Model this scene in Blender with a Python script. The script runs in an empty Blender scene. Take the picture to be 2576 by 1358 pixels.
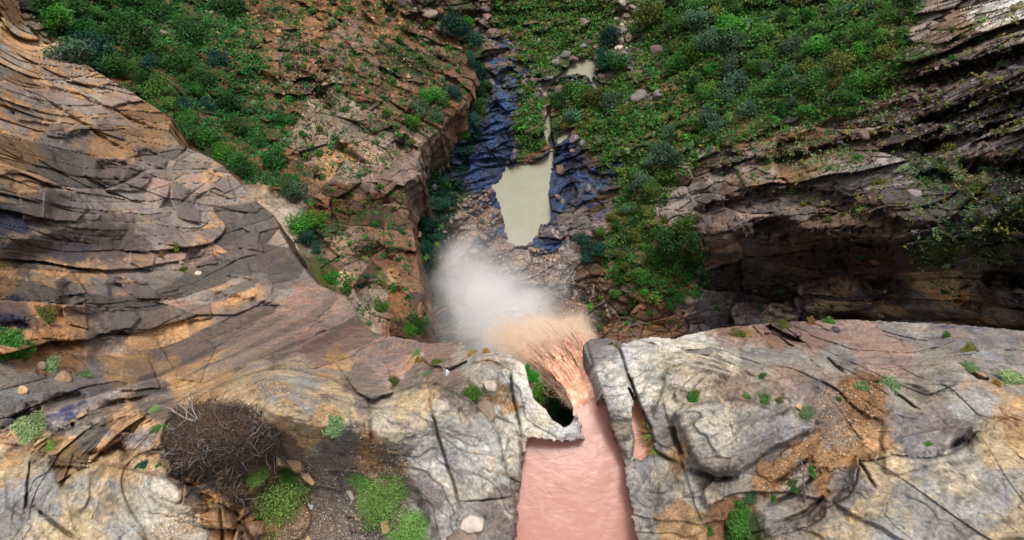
import bpy, math, random
import numpy as np, time
T0 = time.time()
from mathutils import Vector, Matrix
R_ = math.radians
random.seed(7)
scene = bpy.context.scene
COL = scene.collection

# ------------------------------------------------------------------ camera
CAMZ, PITCH, F = 12.0, R_(62), 1287.5          # metres, downward pitch, focal length in units of a 2575-wide frame
CX, CY = 1287.5, 679.0
cam_d = bpy.data.cameras.new('camera'); cam = bpy.data.objects.new('camera', cam_d); COL.objects.link(cam)
cam.location = (0, 0, CAMZ); cam.rotation_euler = (math.pi/2 - PITCH, 0, 0)
cam_d.sensor_width = 36; cam_d.lens = 18.0; cam_d.clip_start = .1; cam_d.clip_end = 2000
scene.camera = cam
# ------------------------------------------------------------------ sky, sun, exposure (bright overcast day)
SUN_EL, SUN_AZ = R_(72), R_(18)                # azimuth measured from +y towards +x
w = bpy.data.worlds.new('World'); scene.world = w; w.use_nodes = True
wn = w.node_tree.nodes; wn.clear()
wo = wn.new('ShaderNodeOutputWorld'); bg = wn.new('ShaderNodeBackground'); sk = wn.new('ShaderNodeTexSky')
sk.sky_type = 'NISHITA'; sk.sun_disc = False; sk.sun_elevation = SUN_EL; sk.sun_rotation = SUN_AZ
sk.dust_density = 4.0; sk.air_density = 1.0; sk.ozone_density = 1.0
bg.inputs[1].default_value = .15
hs = wn.new('ShaderNodeHueSaturation'); hs.inputs['Saturation'].default_value = .25
w.node_tree.links.new(sk.outputs[0], hs.inputs['Color']); w.node_tree.links.new(hs.outputs[0], bg.inputs[0]); w.node_tree.links.new(bg.outputs[0], wo.inputs[0])
sd_ = bpy.data.lights.new('sun', 'SUN'); sd_.energy = 1.5; sd_.angle = R_(20); sd_.color = (1, .91, .80)
so = bpy.data.objects.new('sun', sd_); COL.objects.link(so)
sdir = Vector((math.sin(SUN_AZ)*math.cos(SUN_EL), math.cos(SUN_AZ)*math.cos(SUN_EL), math.sin(SUN_EL)))
so.rotation_euler = sdir.to_track_quat('Z', 'Y').to_euler()
scene.view_settings.view_transform = 'Standard'; scene.view_settings.look = 'None'
scene.view_settings.exposure = 0.42; scene.view_settings.gamma = 1; scene.view_settings.use_curve_mapping = False
scene.render.engine = 'CYCLES'
scene.cycles.use_denoising = True
scene.cycles.max_bounces = 6; scene.cycles.diffuse_bounces = 3; scene.cycles.volume_bounces = 5; scene.cycles.transparent_max_bounces = 12
scene.cycles.volume_step_rate = 1.5; scene.cycles.volume_max_steps = 128

# ------------------------------------------------------------------ tools
cp, sp = math.cos(PITCH), math.sin(PITCH)
def rays(px, py):
    a = (px - CX)/F; b = (CY - py)/F
    return a, cp + b*sp, -sp + b*cp
def unproj(px, py, z):
    dx, dy, dz = rays(px, py); t = (z - CAMZ)/dz
    return dx*t, dy*t, t*np.sqrt(dx*dx + dy*dy + dz*dz)
_r = np.random.RandomState(11)
PERM = _r.permutation(256).astype(np.int32); PERM = np.concatenate([PERM]*3)
GR = _r.normal(size=(256, 3)).astype(np.float32); GR /= np.linalg.norm(GR, axis=1)[:, None]; GR *= 1.6
def pnoise(x, y, z):
    x = np.asarray(x, np.float32); y = np.asarray(y, np.float32); z = np.asarray(z, np.float32)
    xi = np.floor(x); yi = np.floor(y); zi = np.floor(z)
    fx, fy, fz = x-xi, y-yi, z-zi
    X = xi.astype(np.int32) & 255; Y = yi.astype(np.int32) & 255; Z = zi.astype(np.int32) & 255
    u = fx*fx*(3-2*fx); v = fy*fy*(3-2*fy); ww = fz*fz*(3-2*fz)
    def g(i, j, k):
        G = GR[PERM[PERM[PERM[X+i]+Y+j]+Z+k]]
        return G[..., 0]*(fx-i) + G[..., 1]*(fy-j) + G[..., 2]*(fz-k)
    def lx(j, k):
        a = g(0, j, k); return a + u*(g(1, j, k)-a)
    a = lx(0, 0); a = a + v*(lx(1, 0)-a); b = lx(0, 1); b = b + v*(lx(1, 1)-b)
    return a + ww*(b-a)
def fbm(x, y, z, f, octv=4, gain=.5, ridge=False):
    s = 0; a = 1; tot = 0
    for o in range(octv):
        n = pnoise(x*f+17*o, y*f-9*o, z*f+5*o)
        if ridge: n = 1-2*np.abs(n)
        s = s + a*n; tot += a; a *= gain; f *= 2.03
    return s/tot
def sstep(a, b, x):
    t = np.clip((x-a)/(b-a), 0, 1); return t*t*(3-2*t)
def hash2(i, j, k):
    h = (i*374761393 + j*668265263 + k*2147483647 + 12345).astype(np.int64) & 0x7fffffff
    h = (h ^ (h >> 13))*1274126177 & 0x7fffffff
    return ((h ^ (h >> 16)) & 0xffff).astype(np.float32)/65535.
def voronoi(x, y, seed=0):
    """nearest cell: F1, F2-F1, cell random numbers, offset to the cell point"""
    xi = np.floor(x).astype(np.int64); yi = np.floor(y).astype(np.int64)
    d1 = np.full(x.shape, 9., np.float32); d2 = d1.copy()
    ci = xi.copy(); cj = yi.copy(); ox = np.zeros_like(d1); oy = ox.copy()
    for i in (-1, 0, 1):
        for j in (-1, 0, 1):
            cx = xi+i; cy = yi+j
            dx = (x - (cx + hash2(cx, cy, seed))).astype(np.float32); dy = (y - (cy + hash2(cx, cy, seed+7))).astype(np.float32)
            d = dx*dx+dy*dy
            m = d < d1
            d2 = np.where(m, d1, np.minimum(d2, d)); d1 = np.where(m, d, d1)
            ci = np.where(m, cx, ci); cj = np.where(m, cy, cj); ox = np.where(m, dx, ox); oy = np.where(m, dy, oy)
    return np.sqrt(d1), np.sqrt(d2)-np.sqrt(d1), ci, cj, ox, oy
def seg_dist(X, Y, pts, closed=False):
    """distance to a polyline and position 0..1 along it"""
    pts = np.asarray(pts, np.float32); n = len(pts); best = np.full(X.shape, 1e9, np.float32); along = np.zeros_like(best)
    side = np.zeros_like(best)
    m = n if closed else n-1
    for i in range(m):
        a = pts[i]; b = pts[(i+1) % n]; d = b-a; L = float(d@d)+1e-9
        t = np.clip(((X-a[0])*d[0]+(Y-a[1])*d[1])/L, 0, 1)
        ex = X-a[0]-t*d[0]; ey = Y-a[1]-t*d[1]; q = ex*ex+ey*ey
        k = q < best
        best = np.where(k, q, best); along = np.where(k, (i+t)/m, along); side = np.where(k, np.sign(d[0]*ey-d[1]*ex), side)
    return np.sqrt(best), along, side
def in_poly(X, Y, pts):
    pts = np.asarray(pts, np.float32); n = len(pts); c = np.zeros(X.shape, bool); j = n-1
    for i in range(n):
        yi, yj = pts[i][1], pts[j][1]
        if yi != yj:
            c ^= ((yi > Y) != (yj > Y)) & (X < (pts[j][0]-pts[i][0])*(Y-yi)/(yj-yi)+pts[i][0])
        j = i
    return c
def sdf(X, Y, pts):
    """signed distance, positive inside"""
    d, _, _ = seg_dist(X, Y, pts, True); return np.where(in_poly(X, Y, pts), d, -d)
def tps(P, V):
    P = np.asarray(P, float)/1000; n = len(P)
    r = np.linalg.norm(P[:, None]-P[None], axis=2); K = np.where(r > 0, r*r*np.log(r+1e-12), 0)+np.eye(n)*2e-4
    A = np.zeros((n+3, n+3)); A[:n, :n] = K; A[:n, n] = 1; A[:n, n+1:] = P; A[n, :n] = 1; A[n+1:, :n] = P.T
    wv = np.linalg.solve(A, np.concatenate([V, [0, 0, 0]]))
    def f(x, y):
        x = np.asarray(x)/1000.; y = np.asarray(y)/1000.; s = wv[n]+wv[n+1]*x+wv[n+2]*y
        for i in range(n):
            q = (x-P[i, 0])**2+(y-P[i, 1])**2+1e-12
            s = s + wv[i]*.5*q*np.log(q)
        return s
    return f
def axis(a0, a, b, b1, step, cs):
    return np.concatenate([np.arange(a0, a, cs), np.arange(a, b, step), np.arange(b, b1+cs, cs)])
def upsample(f, xs, ys):
    """evaluate a smooth function on a coarse grid, read it bilinearly on the fine one"""
    gx = np.arange(xs[0]-20, xs[-1]+40, 14.); gy = np.arange(ys[0]-20, ys[-1]+40, 14.)
    G = f(*np.meshgrid(gx, gy))
    u = (xs-gx[0])/14.; v = (ys-gy[0])/14.; ui = u.astype(int); vi = v.astype(int); fu = u-ui; fv = v-vi
    A = G[:, ui]*(1-fu)+G[:, ui+1]*fu
    return A[vi]*(1-fv)[:, None]+A[vi+1]*fv[:, None]

def setp(o, label=None, cat=None, group=None, kind=None):
    if label: o['label'] = label
    if cat: o['category'] = cat
    if group: o['group'] = group
    if kind: o['kind'] = kind
    return o
def mesh_np(name, V, Q, mat, cols=None, wet=None, tris=False, smooth=False):
    me = bpy.data.meshes.new(name); V = np.ascontiguousarray(V, np.float32); Q = np.ascontiguousarray(Q, np.int32); k = Q.shape[1]
    me.vertices.add(len(V)); me.vertices.foreach_set('co', V.ravel())
    me.loops.add(Q.size); me.loops.foreach_set('vertex_index', Q.ravel())
    me.polygons.add(len(Q)); me.polygons.foreach_set('loop_start', np.arange(0, Q.size, k, dtype=np.int32))
    me.polygons.foreach_set('loop_total', np.full(len(Q), k, np.int32))
    if smooth: me.polygons.foreach_set('use_smooth', np.ones(len(Q), bool))
    me.update()
    if cols is not None:
        a = me.attributes.new('Col', 'FLOAT_COLOR', 'POINT'); c = np.ones((len(V), 4), np.float32); c[:, :3] = cols; a.data.foreach_set('color', c.ravel())
    if wet is not None:
        a = me.attributes.new('wet', 'FLOAT', 'POINT'); a.data.foreach_set('value', np.ascontiguousarray(wet, np.float32))
    if mat: me.materials.append(mat)
    return me
def link(name, me, parent=None, loc=None):
    o = bpy.data.objects.new(name, me); COL.objects.link(o)
    if parent: o.parent = parent
    if loc is not None: o.location = loc
    return o

# ------------------------------------------------------------------ materials
def new_mat(name):
    m = bpy.data.materials.new(name); m.use_nodes = True; nt = m.node_tree
    return m, nt, nt.nodes['Principled BSDF'], nt.nodes, nt.links
def rock_mat(name, s1, s2, bump=.5, dist=.05):
    m, nt, B, N, L = new_mat(name)
    at = N.new('ShaderNodeAttribute'); at.attribute_name = 'Col'
    we = N.new('ShaderNodeAttribute'); we.attribute_name = 'wet'
    geo = N.new('ShaderNodeNewGeometry')
    n1 = N.new('ShaderNodeTexNoise'); n1.inputs['Scale'].default_value = s1; n1.inputs['Detail'].default_value = 6; n1.inputs['Roughness'].default_value = .65
    n2 = N.new('ShaderNodeTexNoise'); n2.inputs['Scale'].default_value = s2; n2.inputs['Detail'].default_value = 5
    for n in (n1, n2): L.new(geo.outputs['Position'], n.inputs['Vector'])
    r = N.new('ShaderNodeMapRange'); r.inputs[1].default_value = .3; r.inputs[2].default_value = .7; r.inputs[3].default_value = .55; r.inputs[4].default_value = 1.42
    L.new(n1.outputs[0], r.inputs[0])
    mx = N.new('ShaderNodeVectorMath'); mx.operation = 'SCALE'; L.new(at.outputs['Color'], mx.inputs[0]); L.new(r.outputs[0], mx.inputs['Scale'])
    L.new(mx.outputs[0], B.inputs['Base Color'])
    ro = N.new('ShaderNodeMapRange'); ro.inputs[3].default_value = .82; ro.inputs[4].default_value = .28; L.new(we.outputs['Fac'], ro.inputs[0]); L.new(ro.outputs[0], B.inputs['Roughness'])
    ad = N.new('ShaderNodeMath'); ad.operation = 'ADD'; L.new(n1.outputs[0], ad.inputs[0]); L.new(n2.outputs[0], ad.inputs[1])
    bp = N.new('ShaderNodeBump'); bp.inputs['Strength'].default_value = bump; bp.inputs['Distance'].default_value = dist
    L.new(ad.outputs[0], bp.inputs['Height']); L.new(bp.outputs[0], B.inputs['Normal'])
    B.inputs['Specular IOR Level'].default_value = .35
    return m
M_NEAR = rock_mat('near_rock', 14, 60, .8, .03)
M_FAR = rock_mat('far_rock', 3., 11, .8, .15)

PAL = dict(H=(.32, .295, .27), G=(.27, .238, .205), L=(.215, .18, .17), T=(.43, .268, .135), O=(.34, .19, .09), P=(.46, .41, .34), W=(.60, .555, .49),
           D=(.100, .075, .066), B=(.185, .115, .077), K=(.04, .045, .09), R=(.30, .20, .165), S=(.19, .10, .048), V=(.17, .14, .12),
           M=(.06, .085, .015), U=(.022, .04, .11), N=(.225, .178, .15), Y=(.50, .385, .24), E=(.03, .055, .012))  # U: wet rock with the sky's reflection put into its blue

def control_fields(ctrl, X, Y, warp):
    """soft nearest blending of the control list -> colour A, colour B, share of B, styles"""
    wx, wy = warp
    x = (X+wx).astype(np.float32); y = (Y+wy).astype(np.float32)
    acc = np.zeros(X.shape+(10,), np.float32); tot = np.zeros(X.shape, np.float32)
    P = np.array([(c[0], c[1]) for c in ctrl], np.float32); H, Wd = X.shape
    for i in range(0, H, 48):
        for j in range(0, Wd, 48):
            sl = (slice(i, i+48), slice(j, j+48)); bx, by = x[sl], y[sl]
            mx, my = (bx.min()+bx.max())/2, (by.min()+by.max())/2
            dd = np.hypot(P[:, 0]-mx, P[:, 1]-my); near_ = np.argsort(dd)[:14]; lim = dd[near_[2]]+150
            for q in near_:
                if dd[q] > lim: continue
                c = ctrl[q]; d = (bx-c[0])**2+(by-c[1])**2+25; wt = 1e11/(d*d*d*d)*1e3
                tot[sl] += wt
                acc[sl] += wt[..., None]*np.array(tuple(PAL[c[2][0]])+tuple(PAL[c[2][1]])+(c[3], c[4], c[5], c[6]), np.float32)
    return acc/tot[..., None]

class Sheet: pass
def build_sheet(name, poly, zc, ctrl, bbox, step, skirt, mat, feats, ang, seed, water=(), edge_noise=6):
    xs = axis(bbox[0], max(bbox[0], -10), min(bbox[2], 2586), bbox[2], step, 10); ys = axis(bbox[1], max(bbox[1], -10), min(bbox[3], 1368), bbox[3], step, 10)
    xs = np.unique(xs); ys = np.unique(ys)
    zf = tps([(p[0], p[1]) for p in zc], [p[2] for p in zc])
    Z0 = upsample(zf, xs, ys); X, Y = np.meshgrid(xs, ys); X = X.astype(np.float32); Y = Y.astype(np.float32)
    wx, wy, D = unproj(X, Y, Z0)
    # orthographic coordinates along the mean view, in metres scaled by local distance steps
    a = wx.astype(np.float32); b = (wy*sp+Z0*cp).astype(np.float32); zz = Z0.astype(np.float32)
    warpn = [fbm(a, b, zz, .22, 3)*26, fbm(a+50, b, zz, .22, 3)*26] if name != 'near' else [fbm(X/90, Y/90, zz*0+seed, 1, 5, .6)*60, fbm(X/90+40, Y/90, zz*0, 1, 5, .6)*60]
    wn2 = [fbm(X/16, Y/16, zz*0+3, 1, 3)*17, fbm(X/16+9, Y/16, zz*0+8, 1, 3)*17]
    warp = (warpn[0]+wn2[0], warpn[1]+wn2[1])
    A = control_fields(ctrl, X, Y, warp)
    inside = np.ones(X.shape, bool); XY2 = X.shape
    MK = np.ones(X.shape, bool)
    if poly is not None:
        sd0 = sdf(X, Y, poly); MK = sd0 > -26; zf0 = np.float32(0)
        en = fbm(X/22, Y/22, X*0+seed, 1, 4); inside = sdf(X+en*edge_noise, Y+fbm(X/22+7, Y/22, X*0, 1, 4)*edge_noise, poly) > 0; inside &= MK
    X, Y, Z0, wx, wy, D, a, b, zz, A = (q[MK] for q in (X, Y, Z0, wx, wy, D, a, b, zz, A))
    an = np.where(X < 1400, ang, R_(14)).astype(np.float32) if name == 'near' else np.float32(ang)
    c, s = np.cos(an), np.sin(an)
    # distance-adaptive fractal relief
    N = np.zeros_like(a); dk = np.zeros_like(a); lam = 24.; o = 0
    while lam > .03:
        wgt = sstep(.004, .012, lam/D)*(1-sstep(.10, .25, lam/D))
        if wgt.max() > 0:
            ax, bx = (c*a+s*b)/lam*.42, (-s*a+c*b)/lam*1.25
            n = pnoise(ax+3*o+seed+.35*N, bx-2*o+.3*N, zz/lam*.6+o)
            if o % 3 != 1:
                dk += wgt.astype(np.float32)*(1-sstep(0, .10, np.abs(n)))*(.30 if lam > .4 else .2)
                n = np.minimum(1.9*np.abs(n), .75)-.42
            N += (wgt*lam*.27*np.clip((.03*D/lam)**.3, .8, 1.7)).astype(np.float32)*n
        lam /= 1.9; o += 1
    # blocky fracture facets at three sizes relative to distance
    Fc = np.zeros_like(a); tint = np.zeros_like(a); crack = np.zeros_like(a)
    for q, (sz, lo, hi, amp) in enumerate(((.95, 0, 19, 1.), (1.7, 17, 42, 1.1), (3.6, 40, 300, 1.), (.38, 0, 18, .7), (.8, 16, 42, .7), (1.5, 38, 300, .5))):
        wgt = sstep(lo*.8, lo*1.2+.01, D)*(1-sstep(hi*.8, hi*1.2, D))
        wa = a+fbm(a, b, zz, .5/sz, 2)*sz*.3; wb = b+fbm(a+9, b, zz, .5/sz, 2)*sz*.3
        f1, f21, ci, cj, ox, oy = voronoi((c*wa+s*wb)/sz*.72, (-s*wa+c*wb)/sz, seed+q)
        h = hash2(ci, cj, 3); gx = hash2(ci, cj, 4)-.5; gy = hash2(ci, cj, 5)-(.5 if name == 'near' else .35)
        Fc += (wgt*amp*sz*.55).astype(np.float32)*((h-.5)*(.95 if name == 'near' else 1.35)+gx*ox*1.3+gy*oy*(1.25 if name == 'near' else 1.9))
        tint += wgt*amp*(hash2(ci, cj, 6)-.5)
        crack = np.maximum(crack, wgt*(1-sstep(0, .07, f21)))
    # exfoliation steps: thin curved shells that end in small sharp scarps
    PE = np.zeros_like(a); pk = np.zeros_like(a)
    for q, (wl, k_) in enumerate(((.11, 4.), (.045, 3.))):
        L_ = wl*np.clip(D, 12, 90)/12*12; lv = np.round(np.log2(L_)*1.)
        for e_ in np.unique(lv):
            m = lv == e_
            if m.sum() < 500: continue
            l1 = float(2**e_); aa, bb = (c*a+s*b)[m] if name == 'near' else c*a[m]+s*b[m], (-s*a+c*b)[m] if name == 'near' else -s*a[m]+c*b[m]
            h = fbm(aa*.55, bb*1.2, zz[m]+q*3, .45/l1, 4, .5)*k_+bb/l1*.25; t = h-np.floor(h); ampk = (l1*.16*(.5+hash2(np.floor(h).astype(np.int64), np.int64(5)+np.zeros(t.shape, np.int64), q)))
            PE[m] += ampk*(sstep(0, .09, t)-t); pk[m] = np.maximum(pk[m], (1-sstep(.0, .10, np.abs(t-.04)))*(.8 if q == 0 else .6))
    # ledges : saw-tooth steps along the bedding
    bl = -s*a+c*b + fbm(a, b, zz, .05, 4)*5
    per = np.where(D < 30, 1.6, 4.0); LE = 0
    for p_, am in ((1., .8), (.37, .6)):
        t = bl/(per*p_)+seed; ft = t-np.floor(t); k = hash2(np.floor(t).astype(np.int64), np.int64(2)+np.zeros(t.shape, np.int64), 1)
        LE = LE+am*per*p_*(.35+.9*k)*.5*(sstep(0, .16, ft)-ft)
    disp = A[..., 7]*Fc*(2.7 if name == 'near' else 1.9) + A[..., 8]*N + A[..., 9]*LE + np.clip(A[..., 8]*1.5, .1, .9)*PE - np.clip(A[..., 7]*2, 0, 1)*crack*.006*D
    # displace along the blend of up and view direction
    Z = Z0 + disp*.8
    extra, ecol = feats(X, Y, Z, a, b, zz, D) if feats else (0, None)
    Z = Z+extra
    for (wp, wz, bank) in water:
        d = sdf(X, Y, wp)+fbm(X/18, Y/18, zz*0, 1, 4, .6)*bank*1.6
        Z = np.where(d > 0, np.minimum(Z, wz-.3-np.minimum(d*.05, 1.2)), np.where(d > -45, np.maximum(Z, wz+.06-np.maximum(-d-20, 0)*.08), Z))
    x3, y3, D3 = unproj(X, Y, Z)
    # colours
    colA, colB, fr = A[..., 0:3], A[..., 3:6], A[..., 6]
    mixn = .5+.8*fbm((c*a+s*b)*.38, (-s*a+c*b)*1.2, zz, .75 if name == 'near' else .30, 6, .68)+.62*tint*np.clip(A[..., 7]*3, 0, 1)
    if name == 'near': mixn = mixn*.6+.4*(.5+.6*fbm(X/70, Y/40, zz*0, 1, 5, .62))
    mm = sstep(-.07, .07, mixn-(1-fr))[..., None]
    Cc = colA*(1-mm)+colB*mm
    v = 1+.30*fbm(a, b, zz, 1.6 if name == 'near' else .5, 4)+1.15*tint*np.clip(A[..., 7]*2.6, 0, 1)
    Cc = Cc*np.clip(v, .5, 1.6)[..., None]
    Cc = Cc*(1-np.clip(dk, 0, .62)*np.clip(A[..., 8]*1.8, .2, 1))[..., None]  # small shadows of the creases put into the colour
    Cc = Cc*(1-.45*pk*np.clip(A[..., 8]*1.6, .2, 1))[..., None]  # scarp edges of the shells darkened the same way
    gr = fbm(X/4.2, Y/4.2, zz*0+4, 1, 2); Cc = Cc*(1+.30*gr-.35*sstep(.25, .5, gr)+.5*sstep(.3, .55, -gr))[..., None]
    eg = (crack*np.clip(A[..., 7]*2.6, 0, 1)*sstep(.0, .3, tint+.12))[..., None]*.7; Cc = Cc*(1-eg)+(np.maximum(colA, colB)*1.25)*eg
    hn = fbm(a+31, b, zz, .9 if name == 'near' else .25, 5, .65)[..., None]; Cc = Cc*(1+hn*np.array([.34, .10, -.26]))
    if name == 'near': pit = pnoise(a*7, b*7, zz*7)+.6*pnoise(a*15, b*15, zz*15); Cc = Cc*(1-.38*sstep(.35, .7, pit)+.35*sstep(.4, .8, -pit))[..., None]
    sn = fbm((c*a+s*b)*.5, (-s*a+c*b)*1.3, zz, 3.2 if name == 'near' else .9, 4, .6); st = sstep(.12, .42, sn)
    Cc = Cc*(1-.42*st)[..., None]; sl = sstep(.16, .5, -sn); Cc = Cc*(1+.35*sl)[..., None]
    hi = fbm(X/9, Y/9, zz*0, 1, 3); Cc = Cc*(1+.22*hi)[..., None]
    wet = np.zeros_like(a)
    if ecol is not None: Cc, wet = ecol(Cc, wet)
    def back(q, fill=0): r = np.full(XY2+q.shape[1:], fill, np.float32); r[MK] = q; return r
    Vf = back(np.stack([x3, y3, Z], -1)); V = Vf.reshape(-1, 3); Cc = back(Cc); wet = back(wet); Z = Vf[..., 2]; D3 = None; idx = np.arange(inside.size).reshape(inside.shape)
    qin = inside[:-1, :-1] & inside[1:, :-1] & inside[:-1, 1:] & inside[1:, 1:]
    Q = np.stack([idx[1:, :-1], idx[1:, 1:], idx[:-1, 1:], idx[:-1, :-1]], -1)[qin]
    used = np.zeros(inside.size, bool); used[Q.ravel()] = True; remap = np.cumsum(used)-1
    V = V[used]; Q = remap[Q]; C = Cc.reshape(-1, 3)[used]; W = wet.reshape(-1)[used]
    if skirt:
        E = np.concatenate([Q[:, [0, 1]], Q[:, [1, 2]], Q[:, [2, 3]], Q[:, [3, 0]]])
        key = E[:, 0].astype(np.int64)*10000000+E[:, 1]; rk = E[:, 1].astype(np.int64)*10000000+E[:, 0]
        BE = E[~np.isin(key, rk)]
        bv = np.unique(BE); rmap = np.full(len(V), -1); rmap[bv] = np.arange(len(bv))
        # outward direction per boundary vertex, smoothed by construction: away from local polygon centre line
        nlev = 30; Pl = V[bv]; prev = bv; rmprev = None
        allV = [V]; allC = [C]; allQ = [Q]; base = len(V)
        for l in range(1, nlev+1):
            t = l/nlev; zt = Pl[:, 2]-skirt(Pl)*t**1.4
            n1 = pnoise(Pl[:, 0]*.25, Pl[:, 1]*.25, zt*.25)*1.2*min(1, t*4)+pnoise(Pl[:, 0]*.1, Pl[:, 1]*.1, zt*1.1)*.5*min(1, t*8)+pnoise(Pl[:, 0]*.9, Pl[:, 1]*.9, zt*.9)*.45*min(1, t*8)
            px_ = CX+F*Pl[:, 0]/(Pl[:, 1]*cp+(CAMZ-Pl[:, 2])*sp); lk = 1-sstep(112, 135, px_) if name == 'near' else 0*px_; n1 = n1*(1-.8*lk); ln_ = 1+lk*(Pl[:, 2]-zt)/(CAMZ-Pl[:, 2])*1.2; nb = np.stack([Pl[:, 0]*ln_+n1, Pl[:, 1]*ln_-n1-.9*t, zt], -1)
            cc = C[bv]*.55+np.array((.135, .078, .05))*.45; cc = cc*(1+.4*pnoise(nb[:, 0]*.5, nb[:, 1]*.5, nb[:, 2]*1.3))[:, None]
            allV.append(nb); allC.append(cc); cur = base+np.arange(len(bv)); base += len(bv)
            pa, pb = (BE[:, 0], BE[:, 1]) if l == 1 else (prevb[rmap[BE[:, 0]]], prevb[rmap[BE[:, 1]]])
            allQ.append(np.stack([pb, pa, cur[rmap[BE[:, 0]]], cur[rmap[BE[:, 1]]]], -1)); prevb = cur
        V = np.concatenate(allV); C = np.concatenate(allC); Q = np.concatenate(allQ); W = np.concatenate([W, np.zeros(len(V)-len(W))])
    S = Sheet(); S.xs, S.ys, S.Z, S.inside, S.D = xs, ys, Z, inside, D3
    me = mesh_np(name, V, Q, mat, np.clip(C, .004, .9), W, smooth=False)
    S.me = me
    return S

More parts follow.
